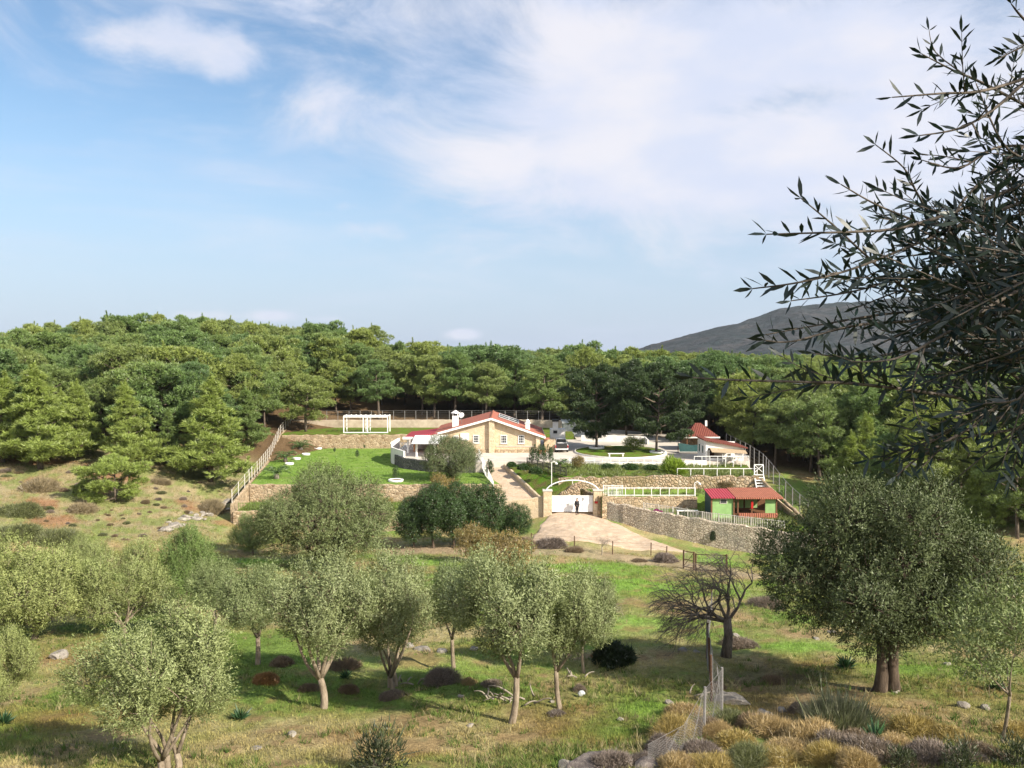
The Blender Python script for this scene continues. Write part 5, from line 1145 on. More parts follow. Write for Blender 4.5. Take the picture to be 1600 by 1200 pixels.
# the forest: every pine one can tell apart is its own tree, the far wood one mass
def forest():
    rs = np.random.RandomState(5); P = []
    edge_px = [-700, -300, 0, 150, 300, 400, 440, 470, 560, 900, 985, 1000, 1120, 1150, 1185, 1230, 1300, 1400, 1600, 2300]
    edge_D = [104, 108, 109, 110, 111, 119, 126, 151, 151, 152, 152, 140, 138, 124, 116, 106, 103, 92, 76, 74]
    D = 74.0
    while D < 900:
        step = 5.5 * (1 + max(0, D - 190) / 520); xr = .78 * D + 12; x = -xr + rs.uniform(0, step)
        while x < xr:
            P.append((x + rs.uniform(-.42, .42) * step, D + rs.uniform(-.42, .42) * step)); x += step
        D += step * .95
    P = np.array(P); px = P[:, 0] / P[:, 1] * F + 800; ok = P[:, 1] > np.interp(px, edge_px, edge_D) + fbm(P[:, 0], P[:, 1], .2, 2, 3) * 3
    gap = fbm(P[:, 0], P[:, 1], .045, 3, 44); ok &= (gap < .8) | (P[:, 1] < 135)
    ng = np.array(NOGO); d = np.min(np.hypot(P[:, None, 0] - ng[None, :, 0], P[:, None, 1] - ng[None, :, 1]), 1); ok &= d > 2.6
    P = P[ok]; z = hgt(P[:, 0], P[:, 1]); px = P[:, 0] / P[:, 1] * F + 800
    far_s = np.where((P[:, 1] > 168) & (P[:, 0] / P[:, 1] * F + 800 > 590), .84, 1.0); order = np.argsort(P[:, 1]); cnt = 0; rest = []
    for i in order:
        x, y = P[i]; vis = -60 < px[i] < 1660
        right = px[i] > 1120
        if vis and cnt < 285:
            cnt += 1; sc = rs.uniform(.78, 1.3) * far_s[i]; k = rs.randint(0, 6)
            if y < 118 and rs.rand() < .45: pr = young[rs.randint(0, 2)]; sc *= .95
            else: pr = mature[k]
            if px[i] < 470: lab, grp = 'pine in the forest climbing the slope left of the lawn fence', 'pines of the left slope forest'
            elif px[i] < 1000: lab, grp = 'pine in the forest behind the back boundary wall', 'pines behind the boundary wall'
            else: lab, grp = 'pine in the forest beyond the right side post fence', 'pines of the right hand forest'
            place(pr, (x, y, z[i] - .15), rs.uniform(0, 6.28), (sc * rs.uniform(.95, 1.25), sc * rs.uniform(.95, 1.25), sc), lab, grp)
        else: rest.append((x, y, z[i] - .15, rs.uniform(0, 6.28), rs.uniform(.78, 1.3) * far_s[i] * (1 + max(0, y - 300) / 900 * .4), rs.randint(0, 6)))
    rest = np.array(rest); me = bpy.data.meshes.new('pine_forest'); me.from_pydata(rest[:, :3].tolist(), [], [])
    for nm, ty, col in (('rot', 'FLOAT', 3), ('scl', 'FLOAT', 4), ('idx', 'INT', 5)):
        a = me.attributes.new(nm, ty, 'POINT'); a.data.foreach_set('value', rest[:, col].astype(np.float32 if ty == 'FLOAT' else np.int32))
    o = tag(link('pine_forest', me, None), kind='stuff')
    ng_ = bpy.data.node_groups.new('scatter_pines', 'GeometryNodeTree'); ng_.interface.new_socket('Geometry', in_out='INPUT', socket_type='NodeSocketGeometry'); ng_.interface.new_socket('Geometry', in_out='OUTPUT', socket_type='NodeSocketGeometry')
    N = ng_.nodes.new; L = ng_.links.new; gi = N('NodeGroupInput'); go = N('NodeGroupOutput')
    allj = N('GeometryNodeJoinGeometry')
    for t in reversed(mature):
        j = N('GeometryNodeJoinGeometry')
        for c in t.children:
            oi = N('GeometryNodeObjectInfo'); oi.inputs['Object'].default_value = c; oi.transform_space = 'ORIGINAL'; L(oi.outputs['Geometry'], j.inputs[0])
        gti = N('GeometryNodeGeometryToInstance'); L(j.outputs[0], gti.inputs[0]); L(gti.outputs[0], allj.inputs[0])
    m2p = N('GeometryNodeMeshToPoints'); L(gi.outputs[0], m2p.inputs[0])
    ip = N('GeometryNodeInstanceOnPoints'); L(m2p.outputs[0], ip.inputs['Points']); L(allj.outputs[0], ip.inputs['Instance']); ip.inputs['Pick Instance'].default_value = True
    def at(nm, ty):
        a = N('GeometryNodeInputNamedAttribute'); a.data_type = ty; a.inputs[0].default_value = nm; return a.outputs[0]
    L(at('idx', 'INT'), ip.inputs['Instance Index'])
    cx_ = N('ShaderNodeCombineXYZ'); L(at('rot', 'FLOAT'), cx_.inputs[2]); e2r = N('FunctionNodeEulerToRotation'); L(cx_.outputs[0], e2r.inputs[0]); L(e2r.outputs[0], ip.inputs['Rotation'])
    cs = N('ShaderNodeCombineXYZ')
    for i in range(3): L(at('scl', 'FLOAT'), cs.inputs[i])
    L(cs.outputs[0], ip.inputs['Scale']); L(ip.outputs[0], go.inputs[0])
    md = o.modifiers.new('scatter', 'NODES'); md.node_group = ng_
    print('FOREST', cnt, len(rest))
forest()

# ---- olives ----------------------------------------------------------------
WH = (1, 1, 1, 1)
ol = [broad(51, 4.6, 1.6, 1.0, 6, 2300, .09, .28, M['olive'], M['bark_olive'], .11, spray_len=.62, lumps=11, squash=1.5, hw=.85, per=20, upward=1.5, base_h=1.75, lump_r=(.2, .38)),
      broad(52, 4.4, 1.45, 1.35, 4, 2000, .09, .28, M['olive'], M['bark_olive'], .1, spray_len=.62, lumps=10, squash=1.5, hw=.85, per=20, upward=1.5, base_h=1.9, lump_r=(.2, .38)),
      broad(53, 4.5, 1.7, .55, 7, 2400, .09, .28, M['olive'], M['bark_olive'], .095, trunks=3, spray_len=.64, lumps=12, squash=1.45, hw=.85, per=20, upward=1.5, base_h=1.5, lump_r=(.2, .38)),
      broad(54, 4.4, 2.2, .6, 7, 3400, .1, .28, M['olive'], M['bark_olive'], .13, spray_len=.6, lumps=15, squash=1.25, hw=.9, per=18, upward=1.3, base_h=.4, lump_r=(.2, .36))]
HO = (4.8, 4.6, 4.7, 4.6)
OL = [(503, 1105, None, 872, 0, 1.2, .3, 'front olive with a three way forked pale trunk, left of the row centre', WH),
      (612, 1075, None, 880, 2, 1.1, 2.2, 'olive with a low V shaped fork, second in the front row', WH),
      (710, 1045, None, 882, 1, 1.0, 3.3, 'half hidden olive with a straight thin trunk behind the front row', (.85, .9, .85, 1)),
      (795, 1130, None, 870, 1, 1.05, 1.0, 'tall front olive with a twisted trunk at the middle of the meadow edge', WH),
      (878, 1108, None, 895, 1, .95, 4.0, 'slender leaning olive right of the tall front olive', (1, 1, .95, 1)),
      (914, 1052, None, 898, 1, .85, 5.0, 'small olive at the right end of the olive row', WH),
      (262, 1210, None, 968, 2, 1.3, 1.7, 'large low olive with splayed stems at the bottom left', (1.05, 1.05, .95, 1)),
      (402, 1040, None, 888, 1, 1.3, 2.9, 'shaded olive behind the forked front olive', (.88, .92, .85, 1)),
      (195, 990, None, 852, 3, 1.1, .9, 'dense rounded olive upper left, right of the pale one', (1.05, 1.05, .85, 1)),
      (50, 1000, None, 842, 3, 1.25, 3.0, 'broad pale yellow green olive at the left border', (1.12, 1.1, .85, 1)),
      (-5, 1110, None, 975, 3, .8, 4.4, 'olive cut off by the left border beside the large low olive', (1.1, 1.08, .85, 1)),
      (135, 905, None, 838, 3, 1.3, 2.5, 'small pale olive peeking out behind the left olives', (1.05, 1.05, .85, 1)),
      (290, 960, None, 822, 3, .75, 5.5, 'darker green olive standing behind the left group', (.62, .78, .5, 1)),
      (335, 1000, None, 880, 1, 1.2, .2, 'thin olive between the dark olive and the front row', (.85, .9, .8, 1)),
      (395, 868, None, 802, 3, 1.1, 4.1, 'rounded grey green olive bush left of the huge back olive', (.75, .85, .65, 1))]
for px, py, D, tp, i, wd, rot, lab, colr in OL:
    p = base(px, py) if py < 1205 else Vector(W(px, py, 18.6)); p.z = H(p.x, p.y)
    zt_ = W(0, tp, p.y).z; s = (zt_ - p.z) / HO[i]; place(ol[i], (p.x, p.y, p.z - .05), rot, (s * wd * .95, s * wd * .95, s), lab, None, colr)
big = broad(61, 7.2, 4.2, 2.2, 10, 13000, .12, .30, M['olive_old'], M['bark_old'], .25, lumps=32, per=15, spray_len=.5, trunks=2, base_h=1.5, lump_r=(.2, .37), upward=.6)
p = base(1385, 1079); s = (W(0, 752, p.y).z - p.z) / 7.25; place(big, (p.x, p.y, p.z), -4.45, (s * .87, s * .92, s), 'huge old olive with a thick double trunk right of the fence', None, (.78, .82, .74, 1))
bigback = broad(62, 6.6, 3.9, .9, 8, 8000, .12, .32, M['olive'], M['bark_old'], .34, lumps=28, per=14, spray_len=.55, base_h=.35, lump_r=(.19, .35))
p = base(512, 889); s = (W(0, 736, p.y).z - p.z) / 6.7; place(bigback, (p.x, p.y, p.z), 1.1, (s * 1.1, s * 1.1, s), 'huge round grey green olive in front of the lawn wall', None, (.68, .72, .64, 1))
p = Vector((AT(706, 100.8), 100.8, ZL)); s = (W(0, 683, p.y).z - p.z) / 6.7; dup(bigback, (p.x, p.y, p.z), 2.6, s * 1.03, 'old round olive at the lawn edge in front of the house porch', None, (.6, .64, .62, 1))
slim = broad(63, 3.9, 1.45, 1.5, 4, 900, .11, .28, M['olive'], M['bark_olive'], .05, lumps=9, per=12, spray_len=.45, shell=.3)
p = base(1562, 1160); s = (W(0, 925, p.y).z - p.z) / 4.0; place(slim, (p.x, p.y, p.z), 2.0, (s, s, s), 'slender young olive with a thin stem right of the huge olive', None, (.8, .84, .72, 1))

# dark round trees before the wall
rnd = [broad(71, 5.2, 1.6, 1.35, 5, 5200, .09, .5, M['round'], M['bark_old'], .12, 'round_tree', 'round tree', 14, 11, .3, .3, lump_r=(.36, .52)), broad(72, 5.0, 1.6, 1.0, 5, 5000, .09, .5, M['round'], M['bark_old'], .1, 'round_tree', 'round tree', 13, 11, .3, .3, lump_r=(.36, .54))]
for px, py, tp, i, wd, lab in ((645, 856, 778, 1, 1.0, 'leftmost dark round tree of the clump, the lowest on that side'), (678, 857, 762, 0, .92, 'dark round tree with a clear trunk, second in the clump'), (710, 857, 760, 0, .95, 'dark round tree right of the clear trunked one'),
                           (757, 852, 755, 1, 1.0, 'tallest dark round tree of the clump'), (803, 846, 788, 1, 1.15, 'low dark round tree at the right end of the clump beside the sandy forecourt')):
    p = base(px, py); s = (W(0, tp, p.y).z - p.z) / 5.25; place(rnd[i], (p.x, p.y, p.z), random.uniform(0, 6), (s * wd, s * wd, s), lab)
# autumn shrubs
aut = broad(81, 3.2, 2.1, .5, 6, 1500, .13, .5, leafm('autumn_leaves', (.21, .155, .055), (.235, .18, .07), .35, .3, objcol=True), M['bark_bare'], .06, 'autumn_shrub', 'shrub', 12, 9, .4, .5, shell=.2, leafname='foliage')
p = base(790, 897); s = (W(0, 836, p.y).z - p.z) / 3.3; place(aut, (p.x, p.y, p.z), 1, (s * 1.25, s, s), 'large yellow brown autumn shrub behind the olive row', None, WH)
p = base(745, 880); s = (W(0, 822, p.y).z - p.z) / 3.3; dup(aut, (p.x, p.y, p.z), 2, (s * .8, s * .8, s), 'smaller autumn shrub below the dark round trees', None, (.9, .9, .85, 1))
p = Vector((AT(690, 97.2), 97.2, -18.0)); s = (W(0, 741, p.y).z - p.z) / 3.3; dup(aut, (p.x, p.y, p.z), 3, (s * .75, s * .75, s), 'autumn bush growing below the old olive at the lawn edge', None, (.95, .95, .8, 1))
p = Vector((AT(600, 95), 95, -18.05)); s = (W(0, 778, p.y).z - p.z) / 3.3; dup(aut, (p.x, p.y, p.z), 4, (s * 1.6, s, s), 'dry straw coloured bush on the lowest left terrace', None, (1.1, 1.1, 1.0, 1))
for px, D, tp, lab in ((1008, 104.5, 702, 'thin'), ):
    pass
# yard shrubs
for px, D, z, tp, wd, colr, lab in ((990, 117, ZP + .14, 682, 1.1, (.55, .9, .35, 1), 'round green shrub on the island lawn between the pines'), (903, 103, ZT2, 712, .7, (.8, .8, .5, 1), 'thin yellowish bush on the garden terrace left of the railing'), (1036, 100, ZT2, 731, .9, (.85, .8, .6, 1), 'bare brownish bush above the boulder wall'),
                                 (1135, 94.5, ZT15, 752, 1.2, (.55, .5, .4, 1), 'dark bare bush in front of the boulder wall behind the hut'), (1135, 103, ZT2, 733, 1.0, (.7, .95, .4, 1), 'green weeds behind the white railing right of the conifer')):
    p = Vector((AT(px, D), D, z)); s = (W(0, tp, D).z - z) / 3.3; dup(aut, tuple(p), px, (s * wd, s * wd, s), lab, None, colr)
con = shrub(91, 'conifer_bush', 'conifer', 9000, (.1, .22), .035, leafm('lime_conifer', (.21, .30, .03), (.2, .28, .035), .4, .2), 1.5, .3, 9, 'foliage', .5)
p = Vector((AT(1055, 98.5), 98.5, ZT2)); place(con, tuple(p), .5, (2.5, 2.5, 2.3), 'yellow green cone shaped conifer bush by the drive')
hed = shrub(92, 'hedge_bush', 'hedge', 7000, (.07, .14), .05, M['round'], .7, .6, 9, 'foliage')
for i, (px, D, z, sx, sz, lab) in enumerate(((950, 103.5, ZT2, 1.7, 1.0, 'low green hedge bush left of the conifer, farthest left'), (985, 103, ZT2, 1.9, 1.1, 'low green hedge bush in the middle of the terrace hedge'), (1018, 102.5, ZT2, 1.7, 1.0, 'low green hedge bush next to the conifer'),
                                      (800, 105.5, ZT2, 1.1, .9, 'dark hedge bush at the top of the ramp bed'), (818, 102.8, ZT2, 1.3, 1.1, 'dark hedge bush halfway down the ramp bed'), (838, 99.6, ZT2, 1.4, 1.2, 'dark hedge bush at the lower end of the ramp bed'))):
    place(hed, (AT(px, D), D, z), i, (sx, sx, sz * 1.4), lab)
# thin young cypress by the ramp fence, saplings
sap = broad(95, 1.6, .45, .4, 3, 260, .08, .5, M['round'], M['bark_bare'], .025, 'sapling', 'sapling', 5, 8, .15, .5)
for px, py, z, hh, lab in ((765, 748, ZL, 2.3, 'thin dark sapling beside the white ramp fence'), (617, 752, ZL, 1.7, 'small sapling standing in the white ring planter on the lawn'), (558, 717, ZL, 1.3, 'tiny clipped sapling in the middle of the lawn'), (523, 708, ZL, .9, 'tiny sapling at the back left of the lawn'), (569, 702, ZL, .8, 'tiny sapling near the back wall of the lawn')):
    q = W(px, py, 1); D = z / q.z; place(sap, (q.x * D, D + (.9 if px == 617 else 0), z), px, (hh / 1.65 * .8, hh / 1.65 * .8, hh / 1.65), lab)
for i, (px, lab) in enumerate(((833, 'leftmost'), (842, 'second'), (850, 'third'), (859, 'rightmost'))):
    dup(sap, (AT(px, 105.5), 105.5, ZT2), i, (.9, .9, 1.6), 'yellowish upright sapling in the garden bed row, %s of the four' % lab)
# palms
def palm(seed, nf=26, L=2.0):
    rs = np.random.RandomState(seed); t = thing('cycad_palm', '', 'palm'); tr = MB(); tr.tube([(0, 0, -.2), (0, 0, .25), (0, 0, .5)], [.28, .26, .2], 10); tr.build('trunk', M['bark_bare'], t, True, 0, False); Q = []
    for i in range(nf):
        a = i * 2.4; up = .25 + 1.0 * rs.rand(); l = L * rs.uniform(.8, 1.1); s = np.linspace(0, 1, 16)
        r = l * s * math.cos(up * .7); z = .5 + l * s * math.sin(up) - 1.05 * l * s ** 2.2 * .62
        C = np.stack([np.cos(a) * r, np.sin(a) * r, z], 1); side = np.array((-math.sin(a), math.cos(a), 0)); tg = unit(np.gradient(C, axis=0))
        for sg in (-1, 1):
            d = unit(side * sg + tg * .8 + np.array((0, 0, .25))); ll = .42 * np.sin(np.pi * (.12 + .85 * s)); Q.append(blades(C, d, ll, .05, rs, 4))
        Q.append(blades(C[:-1], unit(C[1:] - C[:-1]), np.linalg.norm(C[1:] - C[:-1], axis=1) * 1.1, .03, rs, 4))
    link('fronds', fast_mesh('fronds', np.concatenate(Q), 4), M['palm'], t); return t
pm = palm(3)
for i, (px, py, s, lab) in enumerate(((432, 748, 1.25, 'nearest palm with drooping fronds at the front left lawn corner'), (446, 722, 1.2, 'palm in the left lawn border behind the nearest one'), (470, 706, 1.35, 'full dark palm in the middle of the left lawn border'), (490, 694, 1.2, 'farthest palm of the left lawn border'))):
    q = W(px, py, 1); D = ZL / q.z; place(pm, (q.x * D, D, ZL), i, s, lab)
dup(pm, (AT(875, 104), 104, ZT2), 1.0, .85, 'small palm on the garden terrace above the gate')

# ---- dry shrubs -------------------------------------------------------------
gar = [shrub(101, 'dry_shrub', 'shrub', 22000), shrub(102, 'dry_shrub', 'shrub', 22000, flat=.6, lumps=12), shrub(103, 'dry_shrub', 'shrub', 16000, (.09, .22), .01, None, .85, .9, 8)]
YEL = (.34, .26, .085, 1); GOL = (.37, .27, .125, 1); ORA = (.30, .165, .065, 1); BRN = (.2, .145, .09, 1); GRY = (.215, .17, .135, 1); DRK = (.05, .048, .03, 1); GRN = (.135, .15, .06, 1); PUR = (.2, .16, .135, 1); TAN = (.25, .2, .115, 1)
SH = [(415, 1066, 36, ORA, 'orange brown dry shrub beside the olive left of the row'), (484, 1078, 34, BRN, 'brown shrub left of the forked olive trunk'), (538, 1046, 52, BRN, 'wide brown shrub behind the forked olive'), (545, 1082, 30, BRN, 'small brown shrub right of the forked olive trunk'),
      (612, 1092, 34, GRY, 'pale grey shrub below the V forked olive'), (690, 1066, 46, PUR, 'dark purple grey shrub in the olive row gap'), (733, 1068, 26, GOL, 'little golden shrub beside the dark purple one'), (768, 1072, 36, GRY, 'grey shrub left of the tall front olive trunk'),
      (940, 1028, 36, ORA, 'orange cushion shrub beside the black evergreen bush'), (870, 1119, 34, PUR, 'purple grey shrub at the foot of the leaning olive'), (440, 1040, 40, BRN, 'brown shrub in the shade left of the wide one'), (905, 1082, 22, GRY, 'little grey shrub by the white bag'),
      (1155, 1012, 54, GRY, 'grey brown shrub at the right of the bare tree trunk'), (1210, 1070, 40, BRN, 'dark brown shrub in the shade of the huge olive'), (1195, 950, 46, GRY, 'grey shrub behind the bare tree'), (1120, 1080, 36, BRN, 'brown shrub right of the wire fence'),
      (1075, 1118, 52, GOL, 'golden shrub left of the wire fence, upper one'), (1050, 1150, 70, YEL, 'yellow brown shrub against the wire fence'), (1035, 1178, 60, PUR, 'purple brown shrub at the foot of the fence mesh'), (1098, 1180, 50, PUR, 'purple brown shrub right of the fence mesh'),
      (1210, 1150, 84, GOL, 'wide golden shrub in the lower right thicket'), (1150, 1168, 80, YEL, 'bright yellow shrub nearest the fence, lower right'), (1268, 1160, 78, GOL, 'golden shrub in front of the sage bush'), (1215, 1196, 80, YEL, 'yellow shrub at the bottom edge, lower right'),
      (1310, 1178, 90, GRY, 'grey tangle shrub at the bottom right'), (1370, 1190, 90, GRY, 'grey brown dry tangle below the agave'), (1430, 1150, 70, YEL, 'yellowish shrub right of the agave'), (1490, 1162, 70, YEL, 'yellow shrub below the slender olive'),
      (1140, 1130, 46, GRN, 'olive green shrub beside the fence'), (1170, 1200, 70, GRN, 'greenish shrub at the bottom edge beside the fence'), (1250, 1115, 40, GRY, 'pale grey shrub left of the sage bush'), (1450, 1192, 80, PUR, 'dark purple brown shrub at the bottom right edge'), (1540, 1190, 84, BRN, 'dark brown shrub at the right bottom corner'),
      (1590, 1150, 60, YEL, 'straw yellow shrub at the right border'), (1585, 985, 70, BRN, 'brown thicket at the right border behind the slender olive'), (1000, 1195, 50, PUR, 'purple heather like shrub beside the dark boulder'), (1080, 1196, 50, YEL, 'small yellow shrub in front of the fence mesh'),
      (60, 765, 54, TAN, 'brown thicket on the far left slope'), (130, 800, 36, TAN, 'brown scrub on the dry slope left of the lone pine'), (30, 806, 60, GRN, 'green scrub on the dry slope at the left border'), (250, 755, 30, TAN, 'small brown scrub below the pointed pine'), (300, 745, 30, GRN, 'small greenish scrub on the slope below the broad pine'),
      (20, 840, 80, GRN, 'wide yellow green scrub above the left olives'), (90, 850, 70, GRN, 'yellow green scrub right of the wide one above the left olives'), (330, 800, 36, TAN, 'brown scrub among the rocks near the left wall'),
      (860, 855, 44, PUR, 'dark brush along the track fence, wider one'), (897, 862, 26, BRN, 'dark brush along the track fence, right of the wider one'), (820, 856, 34, BRN, 'dark brush along the track fence, left end'), (1040, 878, 34, PUR, 'dark brush beside the narrow field gate'), (1000, 878, 24, BRN, 'small brown brush on the meadow edge'),
      (1120, 1150, 46, GOL, 'small golden shrub at the fence corner'), (1180, 1140, 60, BRN, 'brown shrub between the fence and the wide golden shrub'), (1240, 1178, 70, GOL, 'golden shrub between the yellow shrubs at the bottom'), (1290, 1195, 70, YEL, 'yellow shrub at the bottom edge left of the grey tangle'),
      (1345, 1165, 60, BRN, 'brown tangle left of the rosette plant'), (1400, 1168, 60, GOL, 'golden tangle right of the rosette plant'), (1460, 1178, 60, GOL, 'golden shrub under the yellowish pair at the lower right'), (1510, 1188, 60, GRY, 'grey brush at the bottom edge below the slender olive'), (1420, 1200, 80, BRN, 'brown tangle along the bottom edge at the lower right'),
      (1100, 1145, 60, BRN, 'brown shrub growing through the wire fence'), (1060, 1205, 60, GOL, 'golden shrub at the bottom edge below the fence mesh'), (1115, 1206, 70, YEL, 'bright yellow cushion at the bottom edge left of the greenish one'), (1340, 1205, 70, GOL, 'golden cushion at the bottom edge under the grey tangle'), (955, 1200, 70, PUR, 'purple heather growing over the dark boulder'),
      (1555, 905, 50, BRN, 'brown scrub right of the huge olive by the track')]
for i, (px, py, wpx, colr, lab) in enumerate(SH):
    p = base(px, min(py, 1203)); s = wpx / F * p.y / 1.12; rot = random.uniform(0, 6)
    place(gar[i % 3], (p.x, p.y, p.z - .1 * s), rot, (s * random.uniform(.85, 1.3), s * random.uniform(.85, 1.2), s * random.uniform(.75, 1.25)), lab, None, colr)
rsx = np.random.RandomState(15); k = 0
while k < 75:
    px, py = rsx.uniform(-20, 370), rsx.uniform(735, 845); p = base(px, py)
    if p.y < 74 or p.x > -33.5 - (p.y - 92) * .16: continue
    c_ = (BRN, GRN, (.16, .12, .065, 1), GRY, (.11, .12, .05, 1))[rsx.randint(0, 5)]; s = rsx.uniform(.3, .85); k += 1
    place(gar[k % 3], (p.x, p.y, p.z - .06), rsx.uniform(0, 6), (s * rsx.uniform(.8, 1.5), s, s * 1.0), 'low scrub cushion scattered on the dry slope left of the estate', 'low scrub of the dry left slope', c_)
blk = shrub(104, 'evergreen_bush', 'bush', 9000, (.06, .13), .04, leafm('black_green_leaves', (.018, .03, .012), (.022, .036, .014), .3, .1), .8, .6, 7, 'foliage')
p = base(964, 1036); s = 66 / F * p.y / 1.2; place(blk, tuple(p), 1, (s, s, s * 1.15), 'nearly black evergreen bush on the green meadow')
sage = shrub(105, 'sage_bush', 'bush', 6000, (.25, .55), .022, leafm('sage_leaves', (.15, .17, .085), (.26, .26, .17), .3, .15), .6, .3, 8, 'foliage', 1.4)
p = base(1310, 1142); s = 110 / F * p.y / 1.4; place(sage, tuple(p), 2, (s * 1.1, s, s * .9), 'tall grey green sage bush with upright stalks in front of the huge olive')
# agave-like rosettes
def rosette(seed):
    rs = np.random.RandomState(seed); t = thing('squill_plant', '', 'plant'); n = 46; a = np.arange(n) * 2.4; up = np.linspace(.2, 1.35, n)
    d = np.stack([np.cos(a) * np.cos(up), np.sin(a) * np.cos(up), np.sin(up)], 1); B = d * .03
    link('leaves', fast_mesh('leaves', blades(B, d, rs.uniform(.4, .62, n), .075, rs, 4), 4), leafm('squill_leaves', (.028, .07, .028), (.04, .09, .035), .2, .1), t); return t
sq = rosette(1)
for i, (px, py, s, lab) in enumerate(((1368, 1160, 1.0, 'dark green rosette plant beside the sage bush'), (375, 1124, .8, 'small dark green rosette plant on the lower left slope'), (1322, 1045, .9, 'dark green rosette plant left of the huge olive trunk'), (540, 1060, .6, 'small rosette plant beside the wide brown shrub'), (1556, 1078, .8, 'small rosette plant on the right slope'), (5, 1132, .8, 'rosette plant at the left border'))):
    p = base(px, py); place(sq, tuple(p), i, s, lab)
# twiggy dark plants at the bottom
tw = shrub(106, 'twiggy_plant', 'plant', 900, (.1, .22), .03, leafm('dark_twig_leaves', (.045, .06, .025), (.06, .07, .035), .3, .1), 1.5, .5, 6, 'foliage', .5)
for i, (px, py, s, lab) in enumerate(((592, 1203, 1.1, 'dark twiggy plant at the bottom edge, left of the middle'), (1500, 1203, .7, 'dark thistle like plant at the bottom right edge'), (1590, 1203, .8, 'dark twiggy plant at the bottom right corner'), (1410, 1203, .55, 'dry dark stalks at the bottom edge right of the thicket'))):
    p = base(px, py); place(tw, tuple(p), i, (s, s, s * 1.1), lab)

# ---- bare tree ----------------------------------------------------------------
def bare_tree(name, seed, Ht, r0, lean, label, mat, depth=6, spread=.5):
    rs = np.random.RandomState(seed); t = thing(name, label, 'tree'); tr = MB(); br = MB()
    def grow(p, d, L, r, k):
        n = 4; pts = [p]; 
        for i in range(n): d = unit(d + rs.normal(0, .15, 3) + np.array((lean * .02 * (6 - k), 0, -.028 * (6 - k) + .05))); pts.append(pts[-1] + d * L / n)
        (tr if k >= depth - 1 else br).tube(pts, np.linspace(r, r * .62, n + 1), 7 if k > 3 else 3, k > 3)
        if k == 0: return
        for j in range(3 if k < depth - 1 else 4):
            a = unit(d + rs.normal(0, spread, 3)); q = pts[-1] if j < 2 else pts[2 + j % 2]
            grow(q, a, L * rs.uniform(.66, .9), r * (.62 if j < 2 else .45), k - 1)
    C = [np.array(v, float) for v in ((0, 0, -.2), (.03 * Ht, 0, .25 * Ht), (.01 * Ht, 0, .45 * Ht))]; tr.tube(C, [r0 * 1.35, r0, r0 * .95], 9)
    for d0 in (np.array((lean * 1.2, .1, .55)), np.array((lean * .8, -.4, .7)), np.array((lean * .6, .5, .65)), np.array((-.25 * lean, .05, .95)), np.array((lean * 1.25, .2, .3)), np.array((-.55 * lean, -.2, .75)), np.array((lean * .35, 0, 1.0))):
        grow(C[-1] - np.array((0, 0, .04 * Ht)), unit(d0 + rs.normal(0, .1, 3)), Ht * .30, r0 * .42, depth - 1)
    tr.build('trunk', mat, t, True, 0, False); br.build('branches', mat, t, False, 0, False); return t
p = base(1134, 1026); bt = bare_tree('bare_tree', 4, 3.3, .17, -1.15, 'dark leafless tree bending far to the left beside the wire fence', M['bark_bare']); bt.location = tuple(p)
pale = barkm('pale_dead_wood', (.2, .17, .135), (.34, .30, .245))
for px, py, s, lab, sd_ in ((952, 975, .9, 'pale leafless sapling on the meadow beside the olive row', 8), (940, 868, 1.3, 'thin bare sapling on the sandy forecourt edge', 9)):
    p = base(px, py); b2 = bare_tree('bare_sapling', sd_, 1.3, .035, .3, lab, pale, 4, .5); b2.location = tuple(p); b2.scale = (s,) * 3

# ---- rocks and stones --------------------------------------------------------------
def rock(seed, mat, name='stone'):
    rs = np.random.RandomState(seed); bm = bmesh.new(); bmesh.ops.create_icosphere(bm, subdivisions=4, radius=.5)
    pl_ = [unit(rs.normal(size=3)) for _ in range(9)]; pd = rs.uniform(.26, .44, 9)
    for v in bm.verts:
        c = np.array(v.co)
        for n_, d_ in zip(pl_, pd):
            k = c @ n_ - d_
            if k > 0: c = c - n_ * k
        c = c * (1 + .08 * math.sin(7 * c[0] + seed) * math.sin(6 * c[1])); c = c * (1 + .22 * (float(fbm(c[0] * 3 + seed, c[1] * 3 + c[2] * 2, 1.6, 4, seed)) - .5) + .1 * (float(fbm(c[2] * 9 + seed, c[1] * 9 + c[0] * 5, 1.0, 3, seed)) - .5)); v.co = Vector((c[0], c[1] * .85, c[2] * .7))
    me = bpy.data.meshes.new(name); bm.to_mesh(me); bm.free(); o = link(name, me, mat); return o
rk = [rock(i, M['rock']) for i in range(3)]; used_r = set()
STN = [(457, 1150, .3), (400, 1172, .26), (735, 1136, .22), (970, 1125, .22), (1045, 1100, .32), (862, 1098, .2), (178, 1172, .2), (272, 1158, .24), (1505, 1105, .4), (1540, 1108, .3), (1130, 1085, .3), (1195, 1118, .42), (1222, 1112, .3), (1140, 1118, .4), (1088, 1020, .3), (1068, 1018, .4), (1150, 996, .35), (1300, 990, .4), (1275, 1000, .3), (640, 1012, .5), (660, 1018, .6), (690, 1020, .5), (740, 1016, .45), (720, 1090, .2), (90, 1030, .9), (20, 1048, .4), (1400, 1083, .24), (1180, 1130, .5), (1480, 1040, .3), (1570, 1010, .3), (1590, 930, .6), (1550, 915, .5)]
WHERE = ('on the lower left grass', 'among the olive trunks', 'on the meadow near the fence', 'on the right hand slope')
